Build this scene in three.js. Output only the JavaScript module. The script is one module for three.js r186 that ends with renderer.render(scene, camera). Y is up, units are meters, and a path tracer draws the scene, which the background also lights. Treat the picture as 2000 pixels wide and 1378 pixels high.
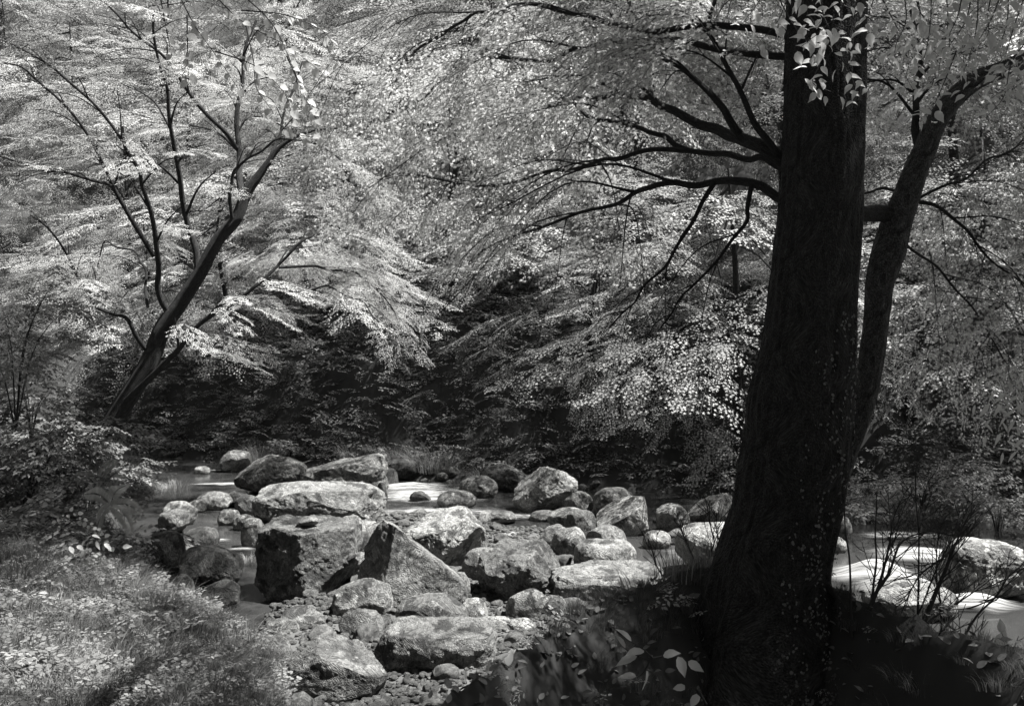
import * as THREE from 'three';
import { mergeGeometries, mergeVertices } from 'three/addons/utils/BufferGeometryUtils.js';

// ---------------------------------------------------------------- camera, sky, sun, exposure
const F = 1921, CY = 3.0;                       // focal length in pixels of a 2000 px wide picture; eye height above the water
const scene = new THREE.Scene();
const camera = new THREE.PerspectiveCamera(2 * Math.atan(689 / F) * 180 / Math.PI, 2000 / 1378, 0.1, 400);
camera.position.set(0, CY, 0);
camera.lookAt(0, CY, -10);

const SUN = new THREE.Vector3(0.46, 0.87, 0.03).normalize();
{
  const W = 128, H = 64, d = new Float32Array(W * H * 4);
  for (let j = 0; j < H; j++) for (let i = 0; i < W; i++) {
    const th = (j + 0.5) / H * Math.PI - Math.PI / 2, ph = ((i + 0.5) / W - 0.5) * 2 * Math.PI;   // bottom row first
    const y = Math.sin(th), x = Math.cos(th) * Math.cos(ph), z = Math.cos(th) * Math.sin(ph);
    const c = Math.max(0, x * SUN.x + y * SUN.y + z * SUN.z);
    const v = 0.034 + 0.022 * Math.pow(1 - Math.max(0, y), 3) + 0.12 * Math.pow(c, 24);
    d.set([v, v, v * 0.985, 1], (j * W + i) * 4);
  }
  const t = new THREE.DataTexture(d, W, H, THREE.RGBAFormat, THREE.FloatType);
  t.mapping = THREE.EquirectangularReflectionMapping; t.magFilter = t.minFilter = THREE.LinearFilter; t.needsUpdate = true;
  scene.background = t; scene.environment = t;
}
const sun = new THREE.DirectionalLight(new THREE.Color(1, 0.992, 0.975), 5);
sun.position.copy(SUN).multiplyScalar(60).add(new THREE.Vector3(0, 0, -18));
sun.target.position.set(0, 0, -18);
sun.castShadow = true; sun.shadow.radius = 1; sun.shadow.mapSize.set(4096, 4096);
Object.assign(sun.shadow.camera, { left: -40, right: 40, top: 40, bottom: -40, near: 1, far: 140 });
scene.add(sun, sun.target);
const renderer = new THREE.WebGLRenderer({ antialias: true });
renderer.setSize(1024, 705);
renderer.toneMapping = THREE.LinearToneMapping;
renderer.toneMappingExposure = 3.55;
renderer.shadowMap.enabled = true;

// ---------------------------------------------------------------- helpers
function rng(seed) {
  let a = seed >>> 0;
  return () => { a = (a + 0x6D2B79F5) | 0; let t = Math.imul(a ^ (a >>> 15), 1 | a); t = (t + Math.imul(t ^ (t >>> 7), 61 | t)) ^ t; return ((t ^ (t >>> 14)) >>> 0) / 4294967296; };
}
const V = (x, y, z) => new THREE.Vector3(x, y, z);
const P = (px, py, d) => V((px - 1000) / F * d, CY + (689 - py) / F * d, -d);
const lerp = (a, b, t) => a + (b - a) * t;
const clamp = (x, a, b) => Math.min(b, Math.max(a, x));
const sstep = (a, b, x) => { const t = clamp((x - a) / (b - a), 0, 1); return t * t * (3 - 2 * t); };
const perm = (() => { const r = rng(77), p = [...Array(256).keys()]; for (let i = 255; i > 0; i--) { const j = Math.floor(r() * (i + 1)); [p[i], p[j]] = [p[j], p[i]]; } return Uint8Array.from([...p, ...p]); })();
function grad(h, x, y, z) { const u = (h & 8) ? y : x, v = (h & 4) ? ((h & 1) ? x : z) : y; return ((h & 1) ? -u : u) + ((h & 2) ? -v : v); }
function noise(x, y, z) {                        // -1 .. 1
  const xf = Math.floor(x), yf = Math.floor(y), zf = Math.floor(z), X = xf & 255, Y = yf & 255, Z = zf & 255;
  x -= xf; y -= yf; z -= zf;
  const u = x * x * x * (x * (x * 6 - 15) + 10), v = y * y * y * (y * (y * 6 - 15) + 10), w = z * z * z * (z * (z * 6 - 15) + 10);
  const A = perm[X] + Y, AA = perm[A] + Z, AB = perm[A + 1] + Z, B = perm[X + 1] + Y, BA = perm[B] + Z, BB = perm[B + 1] + Z;
  return lerp(lerp(lerp(grad(perm[AA], x, y, z), grad(perm[BA], x - 1, y, z), u), lerp(grad(perm[AB], x, y - 1, z), grad(perm[BB], x - 1, y - 1, z), u), v),
    lerp(lerp(grad(perm[AA + 1], x, y, z - 1), grad(perm[BA + 1], x - 1, y, z - 1), u), lerp(grad(perm[AB + 1], x, y - 1, z - 1), grad(perm[BB + 1], x - 1, y - 1, z - 1), u), v), w);
}
function fbm(x, y, z, o = 4) { let s = 0, a = 0.5; for (let i = 0; i < o; i++) { s += a * noise(x, y, z); x = x * 2.03 + 17.1; y = y * 2.03 + 5.3; z = z * 2.03 + 9.7; a *= 0.5; } return s; }
function table(xs, ys) { return (x) => { if (x <= xs[0]) return ys[0]; for (let i = 1; i < xs.length; i++) if (x <= xs[i]) return lerp(ys[i - 1], ys[i], (x - xs[i - 1]) / (xs[i] - xs[i - 1])); return ys[ys.length - 1]; }; }

const taken = new Map();
function numbered(n) { const k = taken.get(n) || 0; taken.set(n, k + 1); return k ? `${n}_${String(k).padStart(3, '0')}` : n; }
function tag(o, label, category, group) { o.userData.label = label; o.userData.category = category; if (group) o.userData.group = group; return o; }
function thing(name, label, category, pos, group) { const g = new THREE.Group(); g.name = numbered(name); g.position.copy(pos); scene.add(g); return tag(g, label, category, group); }
function shade(m) { m.castShadow = m.receiveShadow = true; return m; }
// a part whose geometry was made in world coordinates: shift it to the thing's own origin
function part(parent, name, geo, mat, kind) {
  geo.translate(-parent.position.x, -parent.position.y, -parent.position.z);
  const m = shade(new THREE.Mesh(geo, mat)); m.name = name; if (kind) m.userData.kind = kind; parent.add(m); return m;
}
const tmpC = new THREE.Color();
function scatter(parent, name, geo, mat, mats, tones) {        // instanced mass of foliage, kind stuff
  const im = new THREE.InstancedMesh(geo, mat, mats.length); const p = parent.isScene ? V(0, 0, 0) : parent.position, off = new THREE.Matrix4().makeTranslation(-p.x, -p.y, -p.z), m = new THREE.Matrix4();
  mats.forEach((mm, i) => { im.setMatrixAt(i, m.multiplyMatrices(off, mm)); im.setColorAt(i, tmpC.setRGB(tones[i], tones[i], tones[i])); });
  im.name = name; im.userData.kind = 'stuff'; shade(im); parent.add(im); return im;
}
const structure = (m, name) => { m.name = name; m.userData.kind = 'structure'; m.receiveShadow = m.castShadow = true; scene.add(m); return m; };
const grey = (v) => new THREE.Color().setRGB(v, v, v * 0.985);

// ---------------------------------------------------------------- textures
function noiseTex(size, fn, srgb) {
  const d = new Uint8Array(size * size * 4);
  for (let j = 0; j < size; j++) for (let i = 0; i < size; i++) { const v = clamp(fn(i / size, j / size), 0, 1) * 255; d.set([v, v, v, 255], (j * size + i) * 4); }
  const t = new THREE.DataTexture(d, size, size, THREE.RGBAFormat); t.wrapS = t.wrapT = THREE.RepeatWrapping; t.magFilter = t.minFilter = THREE.LinearFilter;
  if (srgb) t.colorSpace = THREE.SRGBColorSpace; t.needsUpdate = true; return t;
}
const tileN = (u, v, fx, fy, z) => { // noise that repeats over the unit square
  const a = u * 2 * Math.PI, b = v * 2 * Math.PI;
  return fbm(Math.cos(a) * fx / 6.28 + 3.1 * z, Math.sin(a) * fx / 6.28 + Math.cos(b) * fy / 6.28, Math.sin(b) * fy / 6.28 + z, 4);
};
const barkBump = noiseTex(256, (u, v) => 0.5 + 0.5 * tileN(u, v, 24, 6, 2) + 0.9 * tileN(u, v, 70, 60, 7));
const barkMap = noiseTex(256, (u, v) => 0.62 + 0.5 * tileN(u, v, 14, 9, 5) + 0.8 * tileN(u, v, 70, 60, 3), true);

const M = {};
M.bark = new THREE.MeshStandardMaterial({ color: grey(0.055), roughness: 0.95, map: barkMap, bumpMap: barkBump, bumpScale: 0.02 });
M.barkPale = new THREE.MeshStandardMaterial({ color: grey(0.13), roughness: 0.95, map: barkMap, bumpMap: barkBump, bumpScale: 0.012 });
const rockMap = noiseTex(512, (u, v) => { const g = tileN(u, v, 90, 90, 4), m = tileN(u, v, 26, 26, 9), c = Math.abs(tileN(u, v, 9, 9, 13)), c2 = Math.abs(tileN(u, v, 16, 12, 21)); return (0.84 + 0.38 * g + 0.42 * m) * (c < 0.012 ? 0.45 : 1) * (c2 < 0.012 ? 0.6 : 1); }, true);
const rockBump = noiseTex(512, (u, v) => { const c = Math.abs(tileN(u, v, 9, 9, 13)); return 0.5 + 0.6 * tileN(u, v, 70, 70, 6) + 0.5 * tileN(u, v, 24, 24, 9) - 0.4 * (1 - sstep(0, 0.03, c)); });
M.litter = new THREE.MeshStandardMaterial({ color: grey(0.16), roughness: 0.95, vertexColors: true, side: THREE.DoubleSide });
M.twig = new THREE.MeshStandardMaterial({ color: grey(0.035), roughness: 0.9 });
M.rock = new THREE.MeshStandardMaterial({ color: grey(0.78), roughness: 0.9, vertexColors: true, map: rockMap, bumpMap: rockBump, bumpScale: 0.02 });
M.leaf = new THREE.MeshPhysicalMaterial({ color: grey(0.62), roughness: 1, transmission: 0.5, thickness: 0, vertexColors: true, side: THREE.DoubleSide, specularIntensity: 0.25 });
M.leafSlope = new THREE.MeshPhysicalMaterial({ color: grey(0.60), roughness: 1, transmission: 0.36, thickness: 0, vertexColors: true, side: THREE.DoubleSide, specularIntensity: 0.25 });
M.grass = new THREE.MeshPhysicalMaterial({ color: grey(0.30), roughness: 1, transmission: 0.35, thickness: 0, vertexColors: true, side: THREE.DoubleSide, specularIntensity: 0.25 });

// ---------------------------------------------------------------- terrain
const leftEdge = table([5, 7, 8.4, 11, 14, 18.5, 24, 29, 40], [-1.0, -1.4, -1.9, -3.9, -5.4, -7.2, -9.6, -13, -22]);
const farEdge = table([-14, -11, -7, -3.8, 0, 3.3, 6, 9.5, 14], [31, 29, 26.3, 24, 22.3, 21, 19, 18.2, 17]);
const nearEdge = table([-2, -0.9, -0.35, 0.25, 1, 1.5, 1.8, 2.0, 2.4, 3, 4, 8], [1.5, 2.6, 3.5, 4.85, 5.9, 6.0, 5.4, 4.7, 4.1, 3.7, 3.3, 2.6]);
const barL = table([7.5, 8.5, 10, 11.3, 12, 13, 15, 17.7, 19], [-2.6, -2.6, -2.8, -2.9, -2.3, -2.1, -2.7, -3.4, -4]);
const barR = table([7.5, 8.5, 10.3, 13, 14.5, 16, 17.7, 19], [2.2, 2.2, 1.9, 2.1, 1.9, 1.2, -0.6, -3]);
function ground(x, d) {
  const n = fbm(x * 0.7, 3.3, d * 0.7, 3), n2 = fbm(x * 3, 1.3, d * 3, 3);
  let h = -0.38 + 0.10 * n;
  const bar = Math.min(sstep(barL(d) - 0.5, barL(d) + 0.4, x), 1 - sstep(barR(d) - 0.4, barR(d) + 0.5, x)) * sstep(19, 17.4, d);
  h += bar * (0.46 + 0.10 * n + 0.04 * n2);
  const sl = leftEdge(d) - x + 0.5 * n;                       // left bank
  if (sl > -0.6) { const t = sstep(-0.6, 0.5, sl) * sstep(33, 28, d); h = lerp(h, 0.2 + 0.8 * (1 - Math.exp(-Math.max(0, sl) / 1.1)) + 0.10 * Math.max(0, sl) + 0.12 * n + 0.05 * n2, t); }
  const sf = d - farEdge(x) + 0.6 * n;                        // far bank and the slope above it
  if (sf > -0.5) { const t = sstep(-0.5, 0.4, sf); h = Math.max(h, lerp(-0.38, 0.15 + 2.1 * sstep(0.3, 2.2, sf) + lerp(0.66, 0.78, sstep(-14, 0, x)) * Math.max(0, sf - 1.5) + 0.5 * n + 0.12 * n2, t)); }
  const sn = nearEdge(x) - d + 0.1 * n;                      // near bank under the big tree
  h = Math.max(h, lerp(-0.4, 1.78 - 0.62 * sstep(0.1, 1.15, sn) + 0.05 * n + 0.03 * n2, sstep(-1.1, 0.25, sn)));
  return h;
}
{
  const xs = [], ds = [];
  for (let x = -70; x <= 70;) { xs.push(x); x += Math.abs(x) < 4.5 ? 0.08 : Math.abs(x) < 12 ? 0.16 : Math.abs(x) < 24 ? 0.5 : 2.5; }
  for (let d = -12; d <= 110;) { ds.push(d); d += d < 1 ? 1 : d < 7.5 ? 0.07 : d < 13 ? 0.12 : d < 30 ? 0.2 : d < 50 ? 0.6 : 3; }
  const pos = [], col = [], idx = [];
  for (const d of ds) for (const x of xs) {
    pos.push(x, ground(x, d), -d);
    const v = 0.035 + 0.02 * fbm(x * 2, 0, d * 2, 3) + 0.03 * Math.max(0, fbm(x * 9, 4, d * 9, 2));
    const bar = x > leftEdge(d) && d < farEdge(x) && d > nearEdge(x) ? 0.04 : 0;
    col.push(v + bar, v + bar, (v + bar) * 0.98);
  }
  for (let j = 0; j + 1 < ds.length; j++) for (let i = 0; i + 1 < xs.length; i++) { const a = j * xs.length + i, b = a + 1, c = a + xs.length, e = c + 1; idx.push(a, b, c, b, e, c); }
  const g = new THREE.BufferGeometry(); g.setAttribute('position', new THREE.Float32BufferAttribute(pos, 3)); g.setAttribute('color', new THREE.Float32BufferAttribute(col, 3)); g.setIndex(idx); g.computeVertexNormals();
  structure(new THREE.Mesh(g, new THREE.MeshStandardMaterial({ vertexColors: true, roughness: 1 })), 'ground');
}
// ---------------------------------------------------------------- stream
{
  const pos = [], idx = [], nx = 190, nd = 140;
  for (let j = 0; j <= nd; j++) for (let i = 0; i <= nx; i++) {
    const x = -24 + 40 * i / nx, d = 6.5 + 27 * j / nd;
    pos.push(x, 0.012 * noise(x * 0.9 + d * 0.4, 2, d * 2.2) + 0.006 * noise(x * 2, 7, d * 6), -d);
  }
  for (let j = 0; j < nd; j++) for (let i = 0; i < nx; i++) { const a = j * (nx + 1) + i, b = a + 1, c = a + nx + 1, e = c + 1; idx.push(a, b, c, b, e, c); }
  const g = new THREE.BufferGeometry(); g.setAttribute('position', new THREE.Float32BufferAttribute(pos, 3)); g.setIndex(idx); g.computeVertexNormals();
  structure(new THREE.Mesh(g, new THREE.MeshPhysicalMaterial({ color: grey(0.035), roughness: 0.15, ior: 1.33 })), 'water');
}
// silky white water: low smooth mounds of foam with frayed soft edges
const foamAlpha = noiseTex(256, (u, v) => {
  const x = u * 2 - 1, y = v * 2 - 1, r = Math.hypot(x, y) + 0.25 * fbm(u * 3, v * 5, 3, 3);
  const streak = 0.6 + 1.3 * fbm(u * 3, v * 20 + 0.8 * Math.sin(u * 5), 1.5, 4);
  return (1 - sstep(0.35, 0.98, r)) * streak;
});
M.foam = new THREE.MeshStandardMaterial({ color: grey(0.34), roughness: 0.7, alphaMap: foamAlpha, transparent: true });
function foam(px, py, w, dep, rise, turn = 0, slope = 0) {
  const d = (CY - 0.03) * F / (py - 689), c = P(px, py, d), a = w * d / F, n = 22, pos = [], uv = [], idx = [];
  for (let j = 0; j <= n; j++) for (let i = 0; i <= n; i++) {
    const u = i / n * 2 - 1, v = j / n * 2 - 1, r = Math.hypot(u, v), X = u * a / 2, Z = v * dep / 2, k = Math.cos(turn), s = Math.sin(turn);
    pos.push(c.x + X * k + Z * s, 0.035 + rise * (1 - sstep(0, 1, r)) + slope * u * (1 - sstep(0.3, 1, r)) + 0.02 * noise(X * 3, Z * 3, px), c.z - X * s + Z * k); uv.push(i / n, j / n);
  }
  for (let j = 0; j < n; j++) for (let i = 0; i < n; i++) { const p = j * (n + 1) + i, b = p + 1, e = p + n + 1, f = e + 1; idx.push(p, e, b, b, e, f); }
  const g = new THREE.BufferGeometry(); g.setAttribute('position', new THREE.Float32BufferAttribute(pos, 3)); g.setAttribute('uv', new THREE.Float32BufferAttribute(uv, 2)); g.setIndex(idx); g.computeVertexNormals();
  structure(new THREE.Mesh(g, M.foam), numbered('white_water'));
}
foam(850, 965, 300, 3.2, 0.03, 0.15); foam(860, 1000, 330, 1.6, 0.02); foam(1390, 1080, 200, 2, 0.02); foam(800, 952, 190, 1.6, 0.10, 0.15); foam(770, 972, 150, 0.8, 0.06); foam(880, 995, 130, 0.6, 0.04); foam(1000, 1008, 150, 0.8, 0.02);
foam(1000, 1045, 120, 0.9, 0.05); foam(1410, 1092, 110, 1.0, 0.05); foam(1700, 1125, 210, 1.7, 0.22, -0.5, 0.1); foam(1800, 1085, 240, 1.5, 0.10, -0.3); foam(1760, 1150, 220, 1.0, 0.2, -0.3);
foam(1900, 1180, 220, 0.9, 0.12); foam(1760, 1045, 200, 0.8, 0.03); foam(440, 918, 120, 0.4, 0.02); foam(430, 945, 150, 0.5, 0.015); foam(1960, 1330, 120, 0.7, 0.05); foam(410, 1055, 90, 0.4, 0.015); foam(470,1072,60,.4,.015);

// ---------------------------------------------------------------- stones
const baseSphere = new Map();
function cubeSphere(n) {
  if (!baseSphere.has(n)) {
    const pos = [], idx = [];
    const faces = [[0, 1, 2, 1], [0, 1, 2, -1], [1, 2, 0, 1], [1, 2, 0, -1], [2, 0, 1, 1], [2, 0, 1, -1]];
    for (const [a, b, c, s] of faces) {
      const o = pos.length / 3;
      for (let j = 0; j <= n; j++) for (let i = 0; i <= n; i++) { const p = [0, 0, 0]; p[a] = Math.tan((i / n * 2 - 1) * Math.PI / 4); p[b] = Math.tan((j / n * 2 - 1) * Math.PI / 4); p[c] = s; const l = Math.hypot(...p); pos.push(p[0] / l, p[1] / l, p[2] / l); }
      for (let j = 0; j < n; j++) for (let i = 0; i < n; i++) { const q = o + j * (n + 1) + i, r = q + 1, t = q + n + 1, u = t + 1; if (s > 0) idx.push(q, r, t, r, u, t); else idx.push(q, t, r, r, t, u); }
    }
    let g = new THREE.BufferGeometry(); g.setAttribute('position', new THREE.Float32BufferAttribute(pos, 3)); g.setIndex(idx);
    baseSphere.set(n, mergeVertices(g, 1e-5));
  }
  return baseSphere.get(n).clone();
}
// sx, sy, sz: half sizes in metres; box: 2 is round, higher is blocky; cuts: flat facets; planes: explicit facets [nx,ny,nz,offset]
function stoneGeo(seed, sx, sy, sz, { n = 36, box = 2.4, cuts = 5, planes = [], rough = 1, tone = 0.17, lichen = 0.4, strata = 0, cutMin = 0.66 } = {}) {
  const r = rng(seed), g = cubeSphere(n), p = g.attributes.position, pl = planes.map(([a, b, c, o]) => { const l = Math.hypot(a, b, c); return [a / l, b / l, c / l, o]; });
  for (let i = 0; i < cuts; i++) { const u = r() * 2 - 1, a = r() * 6.283, s = Math.sqrt(1 - u * u); pl.push([s * Math.cos(a), u, s * Math.sin(a), (cutMin + 0.3 * r()) * (1 + 0.08 * (box - 2))]); }
  for (let i = 0; i < (n > 15 ? 16 : 4); i++) { const u = r() * 2 - 1, a = r() * 6.283, q = Math.sqrt(1 - u * u); pl.push([q * Math.cos(a), u, q * Math.sin(a), (0.84 + 0.14 * r()) * (1 + 0.11 * (box - 2))]); }
  const o = r() * 100, col = new Float32Array(p.count * 3), S = Math.cbrt(sx * sy * sz), fine = Math.min(1, n / 24);
  for (let i = 0; i < p.count; i++) {
    let x = p.getX(i), y = p.getY(i), z = p.getZ(i);
    const k = Math.pow(Math.abs(x) ** box + Math.abs(y) ** box + Math.abs(z) ** box, -1 / box); x *= k; y *= k; z *= k;
    for (const [a, b, c, q] of pl) { const t = x * a + y * b + z * c; if (t > q) { const e = (t - q) * 0.93; x -= a * e; y -= b * e; z -= c * e; } }
    const big = fbm(x * 1.2 + o, y * 1.2, z * 1.2, 2);
    let m = 1 + 0.10 * rough * big;
    const X = x * sx, Y = y * sy, Z = z * sz;
    const f1 = fbm(X * 3.2 + o, Y * 3.2, Z * 3.2, 4), f2 = fbm(X * 14 + o, Y * 14, Z * 14, 3);
    const crack = Math.abs(fbm(X * 2.2 + 31 + o, Y * 2.2, Z * 2.2, 3));
    m += rough * ((0.045 * f1 - 0.05 * Math.max(0, 0.25 - Math.abs(fbm(X * 4.5 + o, Y * 4.5 + 3, Z * 4.5, 3))) + 0.03 * f2 * fine) / Math.max(0.25, S) * Math.min(1, S * 1.5) - 0.035 * (1 - sstep(0, 0.03, crack)) * Math.min(1, S));
    if (strata) { const s = Y * 11 + 2.2 * fbm(X * 0.8 + o, Y, Z * 0.8, 2) + X * 1.5; m -= strata * 0.05 * Math.pow(Math.abs(Math.sin(s)), 6); }
    p.setXYZ(i, x * m * sx, y * m * sy, z * m * sz);
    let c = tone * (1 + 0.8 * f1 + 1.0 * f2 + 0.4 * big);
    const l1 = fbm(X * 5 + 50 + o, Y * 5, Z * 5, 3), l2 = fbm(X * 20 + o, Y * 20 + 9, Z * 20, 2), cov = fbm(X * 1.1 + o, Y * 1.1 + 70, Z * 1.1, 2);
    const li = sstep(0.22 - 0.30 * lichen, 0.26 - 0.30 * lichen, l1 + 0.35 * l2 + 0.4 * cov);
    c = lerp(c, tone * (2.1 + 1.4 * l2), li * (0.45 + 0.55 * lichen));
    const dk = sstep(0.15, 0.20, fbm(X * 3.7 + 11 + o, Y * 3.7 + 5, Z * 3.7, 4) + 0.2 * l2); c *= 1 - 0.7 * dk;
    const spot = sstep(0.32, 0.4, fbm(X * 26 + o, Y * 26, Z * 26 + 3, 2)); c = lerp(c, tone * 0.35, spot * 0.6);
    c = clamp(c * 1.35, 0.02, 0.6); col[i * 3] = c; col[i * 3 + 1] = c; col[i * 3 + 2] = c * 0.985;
  }
  g.setAttribute('color', new THREE.BufferAttribute(col, 3)); g.computeVertexNormals();
  const N = g.attributes.normal, uv = new Float32Array(p.count * 2);
  for (let i = 0; i < p.count; i++) { const a = Math.abs(N.getX(i)), b = Math.abs(N.getY(i)), c = Math.abs(N.getZ(i)), X = p.getX(i) + o, Y = p.getY(i), Z = p.getZ(i); const q = b >= a && b >= c ? [X, Z] : a >= c ? [Z + 0.37, Y] : [X + 0.71, Y]; uv[i * 2] = q[0] / 0.7; uv[i * 2 + 1] = q[1] / 0.7; }
  g.setAttribute('uv', new THREE.BufferAttribute(uv, 2)); return g;
}
let stoneSeed = 100;
const stoneSpots = [];
// px: centre, py: foot, w/h: size in the photograph; level: height of the ground at the foot
function boulder(name, label, px, py, w, h, o = {}) {
  const level = o.level ?? 0.05, d = o.d ?? (CY - level) * F / (py - 689), k = d / F, W = w * k, dep = W * (o.deep ?? 0.9);
  const H = h * k / (o.sq ?? 0.94) + (o.sink ?? 0.12);
  const g = stoneGeo(o.seed ?? ++stoneSeed, W / 2 * 1.06, H / 2 * 1.06, dep / 2, { n: w > 120 ? 68 : w > 90 ? 52 : w > 45 ? 32 : 18, ...o });
  if (o.roll) g.rotateZ(o.roll); if (o.pitch) g.rotateX(o.pitch); if (o.turn) g.rotateY(o.turn);
  const m = shade(new THREE.Mesh(g, M.rock)); m.name = numbered(name); const c = P(px, py, d);
  m.position.set(c.x, level - (o.sink ?? 0.12) + H / 2, -d - dep * 0.22); scene.add(m); tag(m, label, o.cat ?? (w > 45 ? 'boulder' : 'stone'), o.group);
  stoneSpots.push([c.x, d + dep * 0.22, W / 2]); return m;
}
boulder('boulder', 'dark blocky lichen-spotted boulder with a flat top carrying a small stone', 594, 1162, 186, 134, { box: 5, cuts: 3, cutMin: 0.85, planes: [[0.55, 0.15, 0.8, 0.82], [-0.5, 0.1, 0.75, 0.8], [0.05, 1, 0.12, 0.8], [0.8, -0.5, 0.3, 0.86]], tone: 0.12, lichen: 0.38, deep: 1, sink: 0.05, seed: 41, rough: 1.2 });
boulder('boulder', 'long smooth pale-topped boulder behind the blocky one, rounded like a loaf', 618, 1022, 246, 70, { cuts: 1, cutMin: 0.82, box: 3.2, tone: 0.2, lichen: 0.25, deep: 0.55, rough: 0.8, seed: 12, planes: [[0.9, 0, 0.3, 0.9]] });
boulder('rock_slab', 'flat layered pale rock slab lying behind the long smooth boulder', 668, 976, 158, 80, { box: 4.5, cuts: 1, planes: [[-0.35, 1, 0.05, 0.62]], tone: 0.3, lichen: 0.2, strata: 1, deep: 0.8, seed: 23 });
boulder('boulder', 'pale mottled boulder with dark streaked left side, beside the calm pool', 523, 962, 132, 66, { box: 2.5, cuts: 4, planes: [[-0.7, 0.7, 0.2, 0.68]], tone: 0.21, lichen: 0.6, seed: 31 });
boulder('boulder', 'big pale lichen-crusted boulder tilting over its dark undercut side', 866, 1108, 158, 104, { box: 3, cuts: 2, planes: [[-0.15, 1, 0.3, 0.66], [0.75, -0.5, 0.5, 0.7]], tone: 0.17, lichen: 0.95, roll: 0.12, deep: 0.9, seed: 52 });
boulder('boulder', 'long wedge-shaped boulder with a sharp ridge sloping down to the right', 802, 1194, 206, 172, { box: 4, cuts: 0, planes: [[0.6, 0.8, 0.06, 0.30], [-0.9, 0.3, 0.25, 0.56], [-0.3, 0.3, 0.9, 0.5]], tone: 0.16, lichen: 0.3, deep: 0.75, turn: 0.35, sink: 0.1, seed: 61 });
boulder('boulder', 'tall pale grey boulder with a lower shoulder, standing in the stream', 1062, 997, 126, 74, { box: 2.6, cuts: 5, planes: [[-0.75, 0.65, 0.2, 0.6]], tone: 0.26, lichen: 0.7, seed: 72, rough: 1.3 });
boulder('rock_slab', 'smooth pale angular slab tilted up to the right with a dark underside', 1222, 1036, 104, 60, { box: 4, cuts: 1, planes: [[-0.62, 0.8, 0.25, 0.38], [0.95, 0.1, 0.1, 0.8]], tone: 0.33, lichen: 0.05, rough: 0.5, seed: 81 });
boulder('boulder', 'rounded pale boulder right behind the tilted smooth slab', 1203, 1004, 80, 46, { box: 2.6, cuts: 3, tone: 0.25, lichen: 0.5, seed: 91 });
boulder('boulder', 'dark rough crumbly boulder with a broad flat top on the gravel', 1022, 1166, 168, 98, { box: 3.4, cuts: 3, planes: [[-0.05, 1, 0.25, 0.66], [0.75, 0.55, 0.35, 0.62]], tone: 0.11, lichen: 0.2, rough: 1.7, seed: 103 });
boulder('boulder', 'smooth egg-shaped boulder with dark speckled right end beside the side channel', 1184, 1116, 118, 56, { cuts: 1, cutMin: 0.82, box: 2.5, tone: 0.2, lichen: 0.3, rough: 0.7, seed: 111 });
boulder('boulder', 'small rounded pale boulder leaning against the tall grey boulder', 1126, 998, 64, 34, { cuts: 1, cutMin: 0.82, tone: 0.27, lichen: 0.5, seed: 122, rough: .8 });
boulder('rock_slab', 'broad flat pale slab with dark broken front at the foot of the near bank', 1192, 1178, 212, 62, { box: 5, cuts: 1, planes: [[0.1, 1, 0.25, 0.7]], tone: 0.17, lichen: 0.2, deep: 0.75, rough: 1.1, seed: 131 });
boulder('boulder', 'sharp-topped pale boulder half hidden by the big dark trunk', 1398, 1026, 92, 56, { box: 3, cuts: 3, planes: [[-0.6, 0.8, 0.1, 0.5]], tone: 0.3, lichen: 0.3, seed: 141 });
boulder('boulder', 'round dark-sided stone with a dead twig lying across it', 1314, 1034, 66, 44, { cuts: 1, cutMin: 0.82, tone: 0.2, lichen: 0.4, seed: 151 });
boulder('boulder', 'low wide dark boulder with a chipped lichen-marked right half, beside the near bank', 850, 1312, 222, 92, { box: 3, cuts: 3, planes: [[0.1, 1, 0.2, 0.72]], tone: 0.13, lichen: 0.35, deep: 0.7, seed: 161, rough: 1.2 });
boulder('boulder', 'dark mottled boulder with a humped left top, edged by grass and cobbles', 650, 1358, 196, 96, { box: 2.6, cuts: 3, planes: [[0.5, 0.85, 0.1, 0.55]], tone: 0.12, lichen: 0.3, deep: 0.75, seed: 171 });
boulder('boulder', 'smooth dark humped boulder below the wedge-shaped one', 846, 1228, 140, 56, { cuts: 1, cutMin: 0.82, box: 2.3, tone: 0.14, lichen: 0.2, rough: 0.7, seed: 181, deep: .8 });
boulder('boulder', 'leaning boulder with a crackled pale lichen patch on its upper side', 706, 1208, 116, 64, { box: 2.8, cuts: 2, tone: 0.15, lichen: 0.6, roll: 0.25, seed: 191 });
boulder('boulder', 'plain rounded grey stone wedged against the foot of the wedge-shaped boulder', 792, 1192, 68, 46, { cuts: 1, cutMin: 0.82, tone: 0.17, lichen: 0.05, rough: 0.6, seed: 201 });
boulder('boulder', 'dark pointed stone on the pebbles between two larger boulders', 703, 1243, 86, 46, { box: 2.4, cuts: 4, tone: 0.1, lichen: 0.2, seed: 211 });
boulder('stone', 'round pale cracked stone among white cobbles', 925, 1219, 54, 44, { box: 2.6, cuts: 3, tone: 0.27, lichen: 0.2, seed: 221 });
boulder('stone', 'egg-shaped grey stone propped up at an angle in front of the flat slab', 1032, 1206, 86, 46, { cuts: 1, cutMin: 0.82, roll: 0.4, tone: 0.22, lichen: 0.2, deep: 0.6, rough: 0.6, seed: 231 });
boulder('boulder', 'dark dome-shaped boulder standing in the rapid', 934, 970, 74, 36, { tone: 0.16, lichen: 0.4, seed: 241 });
boulder('boulder', 'low round wet boulder in front of the dark dome in the rapid', 892, 991, 76, 28, { tone: 0.18, lichen: 0.5, seed: 251 });
boulder('stone', 'small dark wet stone breaking the white rapid', 820, 977, 40, 16, { tone: 0.1, lichen: 0.1, seed: 261 });
boulder('stone', 'pale ridge of stone behind a dark angular one, left of the side channel', 1112, 1030, 80, 34, { cuts: 6, tone: 0.22, lichen: 0.4, seed: 271 });
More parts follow.
